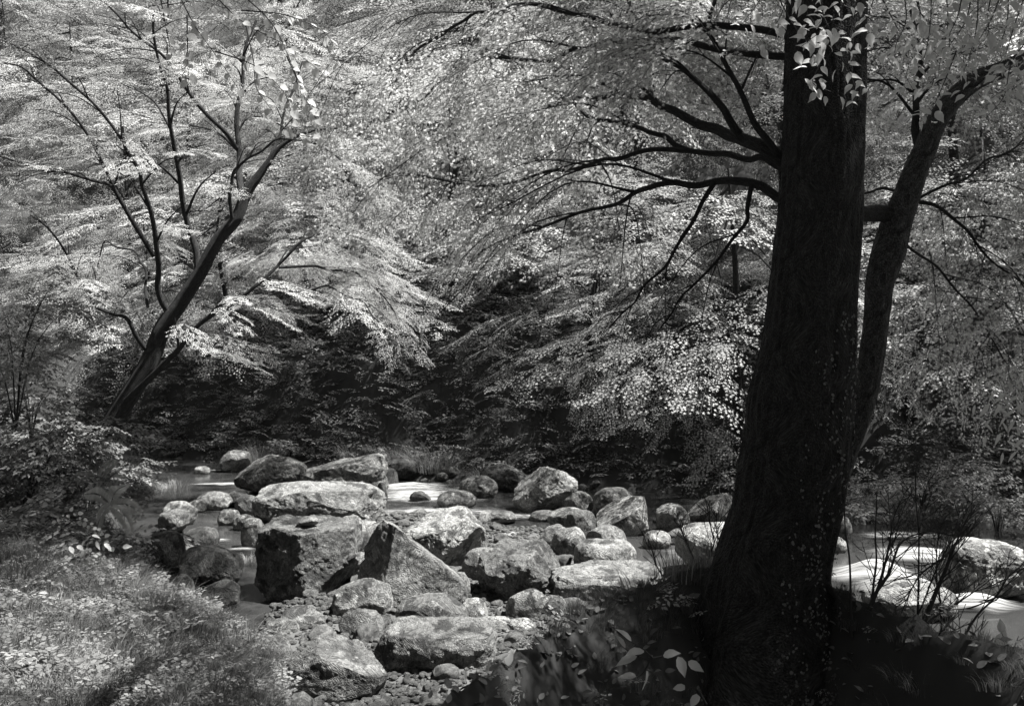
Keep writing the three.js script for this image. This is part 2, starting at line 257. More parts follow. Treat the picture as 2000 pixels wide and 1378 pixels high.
boulder('stone', 'dark angular stone standing before the pale ridged one', 1134, 1046, 58, 44, { cuts: 6, box: 3, tone: 0.12, lichen: 0.2, seed: 281 });
boulder('stone', 'split round stone, lower of a leaning pair on the cobbles', 1086, 1076, 62, 42, { cuts: 3, tone: 0.18, lichen: 0.3, seed: 291 });
boulder('stone', 'rounded pale-crowned stone, taller of a leaning pair on the cobbles', 1112, 1088, 66, 52, { cuts: 2, tone: 0.17, lichen: 0.4, seed: 301 });
boulder('stone', 'flat dark speckled stone behind the smooth egg-shaped boulder', 1186, 1064, 78, 32, { box: 2.8, tone: 0.13, lichen: 0.3, seed: 311 });
boulder('stone', 'low flat pale stone lying at the edge of the far channel', 968, 1017, 78, 18, { tone: 0.22, lichen: 0.2, rough: 0.6, seed: 321 });
boulder('stone', 'thin flat stone awash in front of the tall grey boulder', 1068, 1012, 64, 12, { tone: 0.22, lichen: 0.2, rough: 0.6, seed: 331 });
boulder('boulder', 'smooth half-shaded boulder tucked under the lichen-crusted one', 945, 1132, 86, 54, { cuts: 1, cutMin: 0.82, tone: 0.2, lichen: 0.1, rough: 0.5, seed: 341 });
boulder('stone', 'round smooth stone resting beside the foot of the wedge-shaped ridge', 897, 1168, 46, 46, { cuts: 1, cutMin: 0.82, tone: 0.15, lichen: 0.1, rough: 0.6, seed: 351 });
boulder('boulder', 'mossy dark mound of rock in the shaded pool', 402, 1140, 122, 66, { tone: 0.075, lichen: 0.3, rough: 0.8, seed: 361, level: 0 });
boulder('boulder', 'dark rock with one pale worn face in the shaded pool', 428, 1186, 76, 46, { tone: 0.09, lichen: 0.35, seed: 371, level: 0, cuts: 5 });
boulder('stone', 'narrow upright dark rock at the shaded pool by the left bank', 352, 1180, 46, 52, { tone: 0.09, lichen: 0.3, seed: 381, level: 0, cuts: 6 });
boulder('stone', 'mossy stone topped with thin grass in the narrow channel', 388, 1062, 72, 28, { tone: 0.11, lichen: 0.3, seed: 391 });
boulder('boulder', 'rough grey rock wedged behind the right side of the blocky boulder', 686, 1092, 62, 76, { cuts: 5, box: 3, tone: 0.18, lichen: 0.5, seed: 401 });
boulder('boulder', 'grey flat-faced boulder beside the wedge ridge and the blocky boulder', 706, 1140, 76, 54, { cuts: 4, tone: 0.17, lichen: 0.3, seed: 411 });
boulder('stone', 'pale smooth block between the long boulder and the gravel', 706, 1054, 62, 34, { box: 4, cuts: 3, tone: 0.27, lichen: 0.05, rough: 0.5, seed: 421 });
boulder('stone', 'long low boulder with a dark belly behind the wedge ridge', 745, 1064, 86, 40, { tone: 0.22, lichen: 0.3, seed: 431 });
boulder('stone', 'flat oval stone lying on top of the blocky boulder', 601, 1024, 38, 12, { d: 12.1, level: 0.90, sink: 0.03, tone: 0.15, lichen: 0.1, rough: 0.6, seed: 441, deep: 1.0, h: 1 });
boulder('stone', 'smallest smooth pale stone of the bar across the narrow channel', 378, 994, 44, 16, { tone: 0.25, lichen: 0.1, rough: 0.6, seed: 451 });
boulder('stone', 'broad pale stone in the middle of the bar across the narrow channel', 414, 990, 66, 26, { tone: 0.23, lichen: 0.3, seed: 461 });
boulder('stone', 'small angular stone at the foot of the mottled boulder by the pool', 462, 985, 46, 26, { cuts: 6, tone: 0.15, lichen: 0.2, seed: 471 });
boulder('stone', 'dark stone leaning against the left end of the long smooth boulder', 482, 1000, 48, 30, { tone: 0.13, lichen: 0.2, seed: 481 });
boulder('stone', 'pale-topped stone at the outlet of the narrow channel', 446, 1020, 44, 24, { tone: 0.23, lichen: 0.2, seed: 491 });
boulder('stone', 'lower pale-topped stone beside the outlet of the narrow channel', 474, 1030, 40, 24, { tone: 0.24, lichen: 0.1, seed: 501 });
boulder('stone', 'dark-sided stone touching the upper left of the blocky boulder', 492, 1062, 46, 46, { cuts: 5, tone: 0.18, lichen: 0.3, seed: 511 });
boulder('boulder', 'pale pitted rock beside the tall grass tuft at the far pool', 458, 918, 62, 34, { cuts: 5, tone: 0.26, lichen: 0.5, seed: 521 });
boulder('stone', 'low white stone shining in the calm far pool', 393, 921, 30, 10, { tone: 0.32, lichen: 0.1, seed: 531 });
boulder('stone', 'dark round stone at the right end of the layered slab', 758, 948, 40, 30, { tone: 0.1, lichen: 0.2, seed: 541 });
boulder('stone', 'dark stone standing upright against the end of the long smooth boulder', 744, 984, 24, 38, { tone: 0.1, lichen: 0.1, seed: 551 });
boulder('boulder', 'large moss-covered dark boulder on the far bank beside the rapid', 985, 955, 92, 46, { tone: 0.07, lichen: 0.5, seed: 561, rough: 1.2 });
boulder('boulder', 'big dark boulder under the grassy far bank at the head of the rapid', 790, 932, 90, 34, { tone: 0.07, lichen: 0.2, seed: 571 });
boulder('stone', 'low rounded stone in the side channel beside the dead twig', 1284, 1064, 52, 24, { tone: 0.2, lichen: 0.2, seed: 581 });
boulder('stone', 'flat shadowed stone half under water next to the dark trunk', 1340, 1056, 74, 20, { tone: 0.12, lichen: 0.2, seed: 591 });
boulder('boulder', 'large bright boulder behind the seed-head grasses beside the trunk', 1392, 1112, 128, 80, { box: 3, cuts: 3, tone: 0.3, lichen: 0.15, rough: 0.8, seed: 601 });
boulder('stone', 'striped rounded stone just right of the dark trunk', 1648, 1046, 40, 34, { tone: 0.2, lichen: 0.3, strata: 0.7, seed: 611 });
boulder('stone', 'small pale stone right of the trunk at the top of the cascade', 1638, 1072, 38, 22, { tone: 0.25, lichen: 0.2, seed: 621 });
boulder('boulder', 'smooth bright rounded boulder below the white cascade', 1790, 1200, 170, 52, { tone: 0.23, lichen: 0.1, rough: 0.6, box: 2.4, seed: 631 });
boulder('boulder', 'large speckled white boulder on the right behind the bare twigs', 1945, 1160, 170, 92, { box: 3, cuts: 4, tone: 0.23, lichen: 0.7, seed: 641 });
boulder('stone', 'small pale stone close to the right foot of the trunk', 1628, 1232, 40, 22, { tone: 0.24, lichen: 0.2, seed: 651 });
boulder('boulder', 'round-topped grey boulder behind the bare shrub stems', 1726, 1245, 66, 46, { tone: 0.17, lichen: 0.3, seed: 661 });
boulder('boulder', 'dark humped boulder right of the trunk behind a bare stem', 1678, 1250, 62, 50, { tone: 0.15, lichen: 0.3, seed: 671 });
boulder('boulder', 'bright boulder with grass shadows across its face, right of the trunk', 1776, 1280, 74, 50, { tone: 0.32, lichen: 0.1, seed: 681 });
boulder('boulder', 'bright angular boulder at the waterside below the bare shrubs', 1890, 1335, 100, 70, { box: 3, cuts: 5, tone: 0.23, lichen: 0.2, seed: 691 });
boulder('boulder', 'low white boulder lying partly in the lower right water', 1930, 1378, 130, 36, { tone: 0.34, lichen: 0.1, seed: 701 });
boulder('stone', 'small white stone between the two bright waterside boulders', 1862, 1275, 44, 20, { tone: 0.3, lichen: 0.1, seed: 711 });
boulder('boulder', 'dark cleft rock left of the humped foreground boulder', 526, 1302, 76, 54, { cuts: 6, tone: 0.1, lichen: 0.2, seed: 721 });
boulder('stone', 'half-buried flat boulder rising from the pebbles at the pool edge', 590, 1222, 90, 30, { tone: 0.15, lichen: 0.2, rough: 0.6, seed: 731 });
boulder('stone', 'pale-backed low boulder at the pool edge among cobbles', 548, 1238, 62, 24, { tone: 0.2, lichen: 0.2, rough: 0.6, seed: 741 });
boulder('stone', 'small dark round stone between the humped and the wide dark boulders', 752, 1320, 32, 22, { tone: 0.14, lichen: 0.1, seed: 751 });
boulder('stone', 'dark stone on the pebbles behind the humped foreground boulder', 688, 1282, 50, 28, { cuts: 6, tone: 0.12, lichen: 0.2, seed: 761 });
boulder('stone', 'flat pale stone in the white cobbles below the egg-shaped one', 966, 1235, 70, 26, { tone: 0.27, lichen: 0.1, seed: 771 });
boulder('stone', 'pale broken stone in the white cobbles beside the near bank', 1018, 1240, 60, 26, { cuts: 6, tone: 0.3, lichen: 0.1, seed: 781 });
boulder('rock_slab', 'dark shelf of rock under the edge of the flat pale slab', 1075, 1205, 60, 34, { box: 4, tone: 0.12, lichen: 0.1, seed: 791 });
boulder('boulder', 'wet dark boulder awash at the lower end of the shaded pool', 398, 1248, 66, 32, { tone: 0.1, lichen: 0.2, seed: 801, rough: 0.6 });
boulder('stone', 'low grey rock with thin grass on the left edge of the pool', 336, 1035, 60, 40, { tone: 0.14, lichen: 0.3, seed: 811, cuts: 6 });
boulder('rock_slab', 'pale wave-marked rock slab at the foot of the left bank', 345, 1022, 70, 38, { tone: 0.2, lichen: 0.3, strata: 0.8, seed: 821, cuts: 5 });
boulder('boulder', 'shaded brownish boulder lowest on the left bank of the narrow channel', 318, 1110, 80, 66, { tone: 0.08, lichen: 0.3, seed: 831 });
boulder('stone', 'lichen-spotted stone in the pebbles in front of the humped foreground boulder', 505, 1345, 46, 36, { tone: 0.15, lichen: 0.5, seed: 841 });

// cobbles: countable rounded stones on the gravel bar and banks
const cobbleGeo = [...Array(8).keys()].map((k) => stoneGeo(900 + k, 0.5, 0.33, 0.42, { n: 9, box: 2.3, cuts: k % 3 ? 3 : 6, rough: 0.8, tone: 0.19 - 0.01 * (k % 4), lichen: 0.1 }));
{
  const r = rng(4242); let made = 0;
  const far = (x, d, s) => stoneSpots.every(([a, b, w]) => Math.hypot(x - a, d - b) > w * 0.75 + s * 0.4);
  for (let tries = 0; tries < 9000 && made < 285; tries++) {
    const d = 7.9 + 12 * Math.pow(r(), 1.25), x = lerp(barL(d) - 0.7, barR(d) + 0.5, r()), y = ground(x, d), s = 0.10 + 0.30 * Math.pow(r(), 2.2);
    if (y < -0.06 || y > 0.6 || !far(x, d, s) || d < nearEdge(x) + 0.9) continue;
    const m = shade(new THREE.Mesh(cobbleGeo[Math.floor(r() * 8)], M.rock)); m.name = numbered('cobble'); m.position.set(x, y + s * 0.12, -d); m.scale.set(s, s * lerp(0.7, 1.1, r()), s); m.rotation.set((r() - 0.5) * 0.7, r() * 6.28, (r() - 0.5) * 0.7);
    scene.add(m); tag(m, 'fist-sized rounded grey cobble lying on the gravel bar', 'cobble', 'cobbles strewn over the gravel bar'); stoneSpots.push([x, d, s / 2]); made++;
  }
  // far shore stones
  made = 0;
  for (let tries = 0; tries < 900 && made < 36; tries++) {
    const x = -11 + 13 * r(), d = farEdge(x) - 0.1 + 0.5 * (r() - 0.3), s = 0.16 + 0.35 * r() * r(), y = ground(x, d);
    if (y > 0.6) continue;
    const m = shade(new THREE.Mesh(cobbleGeo[Math.floor(r() * 8)], M.rock)); m.name = numbered('shore_stone'); m.position.set(x, Math.max(y, -0.03) + s * 0.12, -d); m.scale.set(s, s, s); m.rotation.set((r() - 0.5) * 0.7, r() * 6.28, 0);
    scene.add(m); tag(m, 'small stone at the waterline below the dark far bank', 'stone', 'stones along the far waterline'); made++;
  }
  const g = new THREE.Group(); g.name = 'pebbles'; g.userData = { kind: 'stuff', label: 'loose pebbles and gravel covering the bar between the boulders', category: 'pebbles' }; scene.add(g);
  const lists = [[], [], []], tones = [[], [], []], q = new THREE.Quaternion(), e = new THREE.Euler();
  for (let i = 0; i < 26000; i++) {
    const d = 7.6 + 12 * Math.pow(r(), 1.3), x = lerp(barL(d) - 0.9, barR(d) + 0.7, r()), y = ground(x, d), s = 0.025 + 0.085 * Math.pow(r(), 2.6), k = i % 3;
    if (y < -0.12 || x < leftEdge(d) + 0.05 || d < nearEdge(x) + 0.6) continue;
    lists[k].push(new THREE.Matrix4().compose(V(x, y + s * 0.15, -d), q.setFromEuler(e.set((r() - 0.5), r() * 6.28, (r() - 0.5))), V(s, s * lerp(0.6, 1, r()), s))); tones[k].push(lerp(0.6, 1.35, r()));
  }
  for (let k = 0; k < 3; k++) scatter(g, 'pebble_cover', stoneGeo(950 + k, 0.5, 0.34, 0.42, { n: 5, rough: 0.8, tone: 0.19, lichen: 0 }), M.rock, lists[k], tones[k]);
}
// ---------------------------------------------------------------- wood: tapered tubes
function tube(pts, radii, { seg = 0, sides = 8, lump = 0, seed = 1, flare = null } = {}) {
  const curve = pts.length > 2 ? new THREE.CatmullRomCurve3(pts, false, 'centripetal') : new THREE.LineCurve3(pts[0], pts[1]);
  const n = seg || Math.max(3, (pts.length - 1) * 4), pos = [], uv = [], idx = [], c = [];
  for (let i = 0; i <= n; i++) c.push(curve.getPoint(i / n));
  let t = c[1].clone().sub(c[0]).normalize(), nn = Math.abs(t.y) < 0.9 ? V(0, 1, 0) : V(1, 0, 0); nn.addScaledVector(t, -nn.dot(t)).normalize();
  const rAvg = radii.reduce((a, b) => a + b, 0) / radii.length, rep = Math.max(1, Math.round(2 * Math.PI * rAvg / 0.5)); let len = 0;
  for (let i = 0; i <= n; i++) {
    t = c[Math.min(n, i + 1)].clone().sub(c[Math.max(0, i - 1)]).normalize(); nn.addScaledVector(t, -nn.dot(t)).normalize(); const b = t.clone().cross(nn);
    if (i) len += c[i].distanceTo(c[i - 1]);
    const f = i / n * (radii.length - 1), k = Math.min(radii.length - 2, Math.floor(f)), r0 = lerp(radii[k], radii[k + 1], f - k);
    for (let j = 0; j <= sides; j++) {
      const a = (j % sides) / sides * 2 * Math.PI, ca = Math.cos(a), sa = Math.sin(a); let rr = r0;
      if (lump) { const X = ca * 2, Z = sa * 2; rr *= 1 + lump * (0.6 * fbm(X * 0.8 + seed, len * 1.3, Z * 0.8, 2) + 0.4 * fbm(X * 3.2 + seed, len * 2.5, Z * 3.2, 3)); if (sides > 30) rr *= 1 - 0.30 * lump * (1 - sstep(0, 0.22, Math.abs(noise(X * 6 + seed, len * 1.6, Z * 6)))) + 0.25 * lump * fbm(X * 9, len * 9 + seed, Z * 9, 2); }
      if (flare) rr *= flare(a, len, nn, b);
      pos.push(c[i].x + (nn.x * ca + b.x * sa) * rr, c[i].y + (nn.y * ca + b.y * sa) * rr, c[i].z + (nn.z * ca + b.z * sa) * rr); uv.push(j / sides * rep, len / 0.5);
    }
  }
  for (let i = 0; i < n; i++) for (let j = 0; j < sides; j++) { const a = i * (sides + 1) + j, b = a + 1, e = a + sides + 1, f = e + 1; idx.push(a, b, e, b, f, e); }
  const g = new THREE.BufferGeometry(); g.setAttribute('position', new THREE.Float32BufferAttribute(pos, 3)); g.setAttribute('uv', new THREE.Float32BufferAttribute(uv, 2)); g.setIndex(idx); g.computeVertexNormals();
  // weld the seam's normals
  const N = g.attributes.normal; for (let i = 0; i <= n; i++) { const a = i * (sides + 1), b = a + sides; const x = N.getX(a) + N.getX(b), y = N.getY(a) + N.getY(b), z = N.getZ(a) + N.getZ(b), l = Math.hypot(x, y, z) || 1; N.setXYZ(a, x / l, y / l, z / l); N.setXYZ(b, x / l, y / l, z / l); }
  return g;
}
// a limb with side twigs; every twig tip is pushed to tips as { p, dir }
function limb(geos, tips, r, pts, r0, r1, { level = 2, kids = 8, len = 1, droop = 0.25, from = 0.25, sides = 8, lump = 0.12, spread = 0.7, along = 3 } = {}) {
  geos.push(tube(pts, [r0, lerp(r0, r1, 0.45), lerp(r0, r1, 0.8), r1], { sides, lump, seed: r() * 50, seg: Math.max(4, pts.length * 4) }));
  const c = pts.length > 2 ? new THREE.CatmullRomCurve3(pts, false, 'centripetal') : new THREE.LineCurve3(pts[0], pts[1]);
  tips.push({ p: c.getPoint(1), dir: c.getTangent(1) });
  if (level <= 0) { for (let k = 0; k < along; k++) { const t = lerp(0.3, 0.95, (k + r()) / along), dir = c.getTangent(t); tips.push({ p: c.getPoint(t), dir: dir.add(V(r() - 0.5, (r() - 0.6) * 0.4, r() - 0.5)).normalize() }); } return; }
  for (let k = 0; k < kids; k++) {
    const t = lerp(from, 0.97, (k + r() * 0.8) / kids), p = c.getPoint(t), dir = c.getTangent(t), side = (k % 2 ? 1 : -1);
    const out = dir.clone().cross(V(0, 1, 0)); if (out.lengthSq() < 1e-4) out.set(1, 0, 0); out.normalize().multiplyScalar(side);
    const d1 = dir.clone().addScaledVector(out, spread * lerp(0.6, 1.3, r())).add(V(0, (r() - 0.5) * 0.5, 0)).normalize(), L = len * lerp(0.6, 1.1, r()) * (1 - 0.45 * t);
    const q1 = p.clone().addScaledVector(d1, L * 0.4).add(V((r() - 0.5) * 0.1 * L, (r() - 0.5) * 0.12 * L, (r() - 0.5) * 0.1 * L)), q2 = q1.clone().addScaledVector(d1, L * 0.6).add(V(0, -droop * L, 0));
    const rr = Math.max(0.0025, lerp(r0, r1, t) * 0.5);
    limb(geos, tips, r, [p, q1, q2], rr, Math.max(0.0018, rr * 0.35), { level: level - 1, kids: Math.max(3, Math.round(kids * 0.6)), len: L * 0.62, droop, from: 0.3, sides: Math.max(4, sides - 2), lump: lump * 0.5, spread, along });
  }
}
// ---------------------------------------------------------------- leaves
function newBag() { return { pos: [], col: [], idx: [] }; }
function bagGeo(b) { const g = new THREE.BufferGeometry(); g.setAttribute('position', new THREE.Float32BufferAttribute(b.pos, 3)); g.setAttribute('color', new THREE.Float32BufferAttribute(b.col, 3)); g.setIndex(b.idx); g.computeVertexNormals(); return g; }
const outline = {
  maple: (() => { const a = [-128, -84, -42, 0, 42, 84, 128], l = [0.42, 0.74, 0.95, 1.08, 0.95, 0.74, 0.42], o = [[0, -0.06]]; a.forEach((x, i) => { const t = x * Math.PI / 180; o.push([Math.sin(t) * l[i], Math.cos(t) * l[i]]); if (i < 6) { const u = (a[i] + a[i + 1]) / 2 * Math.PI / 180; o.push([Math.sin(u) * 0.34, Math.cos(u) * 0.34]); } }); return o; })(),
  star: (() => { const a = [-105, -50, 0, 50, 105], l = [0.6, 0.92, 1.08, 0.92, 0.6], o = [[0, -0.06]]; a.forEach((x, i) => { const t = x * Math.PI / 180; o.push([Math.sin(t) * l[i], Math.cos(t) * l[i]]); if (i < 4) { const u = (a[i] + a[i + 1]) / 2 * Math.PI / 180; o.push([Math.sin(u) * 0.36, Math.cos(u) * 0.36]); } }); return o; })(),
  oval: [[0, -0.75], [-0.3, -0.55], [-0.48, -0.1], [-0.4, 0.35], [-0.18, 0.75], [0, 1.1], [0.18, 0.75], [0.4, 0.35], [0.48, -0.1], [0.3, -0.55]],
  broad: [[0, -0.8], [-0.36, -0.6], [-0.58, -0.15], [-0.5, 0.3], [-0.22, 0.72], [0, 1.2], [0.22, 0.72], [0.5, 0.3], [0.58, -0.15], [0.36, -0.6]],
  round: [[0, -0.62], [-0.4, -0.6], [-0.68, -0.15], [-0.6, 0.35], [-0.25, 0.72], [0, 0.95], [0.25, 0.72], [0.6, 0.35], [0.68, -0.15], [0.4, -0.6]],
  narrow: [[0, -0.9], [-0.2, -0.4], [-0.24, 0.1], [-0.12, 0.7], [0, 1.15], [0.12, 0.7], [0.24, 0.1], [0.2, -0.4]],
};
const _x = V(1, 0, 0), _y = V(0, 1, 0), _z = V(0, 0, 1);
// p: leaf centre, dir: towards the tip, up: face normal, s: half length
function leaf(b, kind, p, dir, up, s, tone, fold = 0.18) {
  _z.copy(dir).normalize(); _x.crossVectors(up, _z); if (_x.lengthSq() < 1e-6) _x.set(1, 0, 0); _x.normalize(); _y.crossVectors(_z, _x);
  const o = outline[kind], base = b.pos.length / 3, put = (u, v) => { const y = -fold * (v * v * 0.5 + 0.2 * v) + fold * 1.1 * Math.abs(u) - fold * 0.8 * u * u; b.pos.push(p.x + (_x.x * u + _y.x * y + _z.x * v) * s, p.y + (_x.y * u + _y.y * y + _z.y * v) * s, p.z + (_x.z * u + _y.z * y + _z.z * v) * s); b.col.push(tone, tone, tone); };
  put(0, 0.02); for (const [u, v] of o) put(u, v);
  for (let i = 0; i < o.length; i++) b.idx.push(base, base + 1 + i, base + 1 + (i + 1) % o.length);
}
function strip(b, p, q, w, tone) {                 // thin three-sided twig
  const d = q.clone().sub(p).normalize(), s = (Math.abs(d.y) < 0.9 ? V(0, 1, 0) : V(1, 0, 0)).cross(d).normalize(), t = d.clone().cross(s), o = b.pos.length / 3;
  for (const [c, k] of [[p, 1], [q, 0.5]]) for (let i = 0; i < 3; i++) { const a = i * 2.094, v = c.clone().addScaledVector(s, Math.cos(a) * w * k).addScaledVector(t, Math.sin(a) * w * k); b.pos.push(v.x, v.y, v.z); b.col.push(tone, tone, tone); }
  for (let i = 0; i < 3; i++) { const j = (i + 1) % 3; b.idx.push(o + i, o + j, o + 3 + i, o + j, o + 3 + j, o + 3 + i); }
}
// a flat fan of leafy twigs; twig runs along +z from the origin, +y is up
function sprayGeo(seed, { kind = 'maple', len = 0.55, size = 0.034, pairs = 7, sideTwigs = 4, tilt = 0.4, droop = 0.25, twig = 0.25 } = {}) {
  const r = rng(seed), b = newBag();
  const run = (o, d, L, n, depth) => {
    const pt = (t) => o.clone().addScaledVector(d, L * t).add(V(0, -droop * L * t * t, 0));
    strip(b, pt(0), pt(0.5), 0.003 * (depth ? 0.7 : 1), twig); strip(b, pt(0.5), pt(1), 0.002, twig);
    const out = V(0, 1, 0).cross(d).normalize();
    for (let i = 0; i < n; i++) for (const s of [-1, 1]) {
      const t = (i + 0.6 + 0.3 * r()) / n, p = pt(t), ld = d.clone().multiplyScalar(0.7).addScaledVector(out, s * lerp(0.5, 1, r())).add(V(0, -0.25 - 0.35 * r(), 0)).normalize();
      const sz = size * lerp(0.7, 1.15, r()) * (1 - 0.25 * t), up = V((r() - 0.5) * 2 * tilt, 1, (r() - 0.5) * 2 * tilt + 0.12);
      leaf(b, kind, p.addScaledVector(ld, sz * 1.25), ld, up, sz, lerp(0.75, 1.2, r()));
    }
    const ld = d.clone().add(V(0, -0.4, 0)).normalize(); leaf(b, kind, pt(1).addScaledVector(ld, size), ld, V((r() - 0.5) * tilt, 1, (r() - 0.5) * tilt), size, lerp(0.75, 1.2, r()));
    if (!depth) for (let k = 0; k < sideTwigs; k++) { const t = lerp(0.12, 0.75, (k + r() * 0.5) / sideTwigs), s = k % 2 ? 1 : -1; run(pt(t), d.clone().addScaledVector(out, s * lerp(0.7, 1.2, r())).add(V(0, (r() - 0.5) * 0.25, 0)).normalize(), L * lerp(0.4, 0.6, r()) * (1 - 0.3 * t), Math.max(2, Math.round(n * 0.55)), 1); }
  };
  run(V(0, 0, 0), V(0, 0, 1), len, pairs, 0);
  return bagGeo(b);
}
const G = {
  maple: [1, 2, 3].map((k) => sprayGeo(k, {})),
  mapleLow: [11, 12, 13].map((k) => sprayGeo(k, { kind: 'star', tilt: 0.5 })),
  oval: [21, 22].map((k) => sprayGeo(k, { kind: 'oval', size: 0.045, pairs: 5, sideTwigs: 3, tilt: 0.6, len: 0.5 })),
  round: [31, 32].map((k) => sprayGeo(k, { kind: 'round', size: 0.05, pairs: 4, sideTwigs: 2, tilt: 0.6, len: 0.45 })),
  fine: [41, 42].map((k) => sprayGeo(k, { kind: 'narrow', size: 0.03, pairs: 8, sideTwigs: 5, tilt: 0.35, len: 0.55, droop: 0.45 })),
};
const _m = new THREE.Matrix4();
function frame(p, dir, up, s) {
  const z = dir.clone().normalize(), x = up.clone().cross(z); if (x.lengthSq() < 1e-5) x.set(1, 0, 0); x.normalize(); const y = z.clone().cross(x);
  return new THREE.Matrix4().makeBasis(x.multiplyScalar(s), y.multiplyScalar(s), z.multiplyScalar(s)).setPosition(p);
}
// sprays at twig tips
function foliage(parent, name, geos, tips, r, { s0 = 0.8, s1 = 1.3, jitter = 0.1, level = 0.6, wob = 0.25, tone = 1, vary = 0.3, keep = null, mat = M.leaf, droop = 0.15 } = {}) {
  const lists = geos.map(() => []), tones = geos.map(() => []);
  for (const { p, dir } of tips) {
    const q = p.clone().add(V((r() - 0.5) * 2 * jitter, (r() - 0.5) * 2 * jitter, (r() - 0.5) * 2 * jitter)); const k = Math.floor(r() * geos.length), s = lerp(s0, s1, r()), t = tone * lerp(1 - vary, 1 + vary, r());
    if (keep && !keep(q)) continue;
    const d = dir.clone(); d.y = d.y * (1 - level) - droop; d.add(V((r() - 0.5) * 2 * wob, (r() - 0.5) * wob, (r() - 0.5) * 2 * wob)).normalize();
    lists[k].push(frame(q, d, V((r() - 0.5) * 2 * wob, 1, (r() - 0.5) * 2 * wob), s)); tones[k].push(t);
  }
  geos.forEach((g, k) => lists[k].length && scatter(parent, name, g, mat, lists[k], tones[k]));
}


// a whole bough: an arching flat tier of twigs with some hundreds of leaves, running along +z
function boughGeo(seed, { kind = 'star', len = 1.9, size = 0.036, droop = 0.24, tilt = 0.28, nSide = 9, wide = 0.75, hang = 0.22, gap = 0.058 } = {}) {
  const r = rng(seed), b = newBag();
  const run = (o, d, L, lv) => {
    const pt = (t) => o.clone().addScaledVector(d, L * t).add(V(0, -droop * L * t * t, 0)), out = V(0, 1, 0).cross(d).normalize();
    const w = [0.011, 0.006, 0.003][lv], n = [4, 2, 1][lv]; for (let i = 0; i < n; i++) strip(b, pt(i / n), pt((i + 1) / n), w * (1 - 0.7 * i / n), 0.22);
    if (lv < 2) { const m = lv ? 5 : nSide; for (let k = 0; k < m; k++) { const t = lerp(lv ? 0.15 : 0.1, 0.95, (k + r() * 0.7) / m), q = k % 2 ? 1 : -1; run(pt(t), d.clone().addScaledVector(out, q * lerp(0.5, 1.2, r())).add(V(0, (r() - 0.5) * 0.45, 0)).normalize(), L * lerp(0.35, 0.55, r()) * (1 - 0.45 * t) * (lv ? 1 : wide / 0.75), lv + 1); } }
    const nl = lv === 0 ? 3 : Math.max(2, Math.round(L / gap));
    for (let i = 0; i < nl; i++) for (const q of [-1, 1]) {
      const t = lv === 0 ? 0.85 + 0.15 * i / nl : (i + 0.4 + 0.5 * r()) / nl, p = pt(t), sz = size * lerp(0.65, 1.15, r());
      const ld = d.clone().multiplyScalar(0.6).addScaledVector(out, q * lerp(0.4, 1, r())).add(V(0, -hang - hang * r(), 0)).normalize(), up = V((r() - 0.5) * 2 * tilt, 1, (r() - 0.5) * 2 * tilt + 0.15);
      leaf(b, kind, p.addScaledVector(ld, sz * 1.2), ld, up, sz, lerp(0.72, 1.08, r()));
    }
  };
  run(V(0, 0, 0), V(0, 0, 1), len, 0);
  return bagGeo(b);
}
const B = {
  maple: [1, 2, 3, 4].map((k) => boughGeo(60 + k, {})),
  feather: [1, 2, 3].map((k) => boughGeo(80 + k, { kind: 'narrow', size: 0.034, droop: 0.26, gap: 0.05, hang: 0.3, tilt: 0.35 })),
  oval: [1, 2, 3].map((k) => boughGeo(90 + k, { kind: 'oval', size: 0.055, droop: 0.25, tilt: 0.7, len: 1.5, gap: 0.085 })),
};
// boughs through a rounded crown; c: centre, (a, b, e): half sizes
function crownTips(r, c, a, b, e, n, { drop = 0.2, flat = 0.2, shell = 0.45 } = {}) {
  const out = [];
  for (let i = 0; i < n; i++) {
    const u = r() * 2 - 1, ph = r() * 6.283, s = Math.sqrt(1 - u * u), q = shell + (1 - shell) * Math.sqrt(r()), dir = V(s * Math.cos(ph), u, s * Math.sin(ph));
    const lump = 1 + 0.3 * fbm(dir.x * 1.6 + c.x, dir.y * 1.6 + c.y, dir.z * 1.6 + c.z, 2);
    const yy = dir.y * b * q * lump, tier = 0.85, yl = (Math.round(yy / tier + 0.5 * noise(dir.x * 2 + c.x, 3, dir.z * 2)) * tier) * 0.75 + yy * 0.25;
    out.push({ p: c.clone().add(V(dir.x * a * q * lump, yl, dir.z * e * q * lump)), dir: V(dir.x + (r() - 0.5) * 0.6, dir.y * flat - drop + (r() - 0.5) * 0.3, dir.z + (r() - 0.5) * 0.6).normalize() });
  }
  return out;
}

// ---------------------------------------------------------------- the big dark tree on the near bank
const tipsOf = (parent, list) => list;
function hero(geos, tips, r, path, w0, w1, o) {           // path in photograph pixels and metres of depth; w0, w1: widths in pixels
  const raw = path.map(([x, y, d]) => P(x, y, d)), pts = [], d0 = path[0][2], d1 = path[path.length - 1][2];
  raw.forEach((p, i) => { if (i) { const q = raw[i - 1], L = p.distanceTo(q) * 0.05; pts.push(q.clone().lerp(p, 0.35 + 0.3 * r()).add(V((r() - 0.5) * L * 2, (r() - 0.5) * L * 3, (r() - 0.5) * L * 2))); } pts.push(p); });
  limb(geos, tips, r, pts, w0 * d0 / F / 2, w1 * d1 / F / 2, o);
}
function limbPart(t, paths, r, tips, mat, o = {}) {
  for (const [path, w0, w1, oo] of paths) { const geos = []; const k = o.slim ?? 1; hero(geos, tips, r, path, w0 * k, w1 * k, { ...o, ...oo }); part(t, 'branch', mergeGeometries(geos), mat); }
}
const bigTree = thing('big_tree', 'massive dark mossy trunk with bare sweeping branches, standing on the near bank', 'tree', V(1.4, 1.5, -5.3));
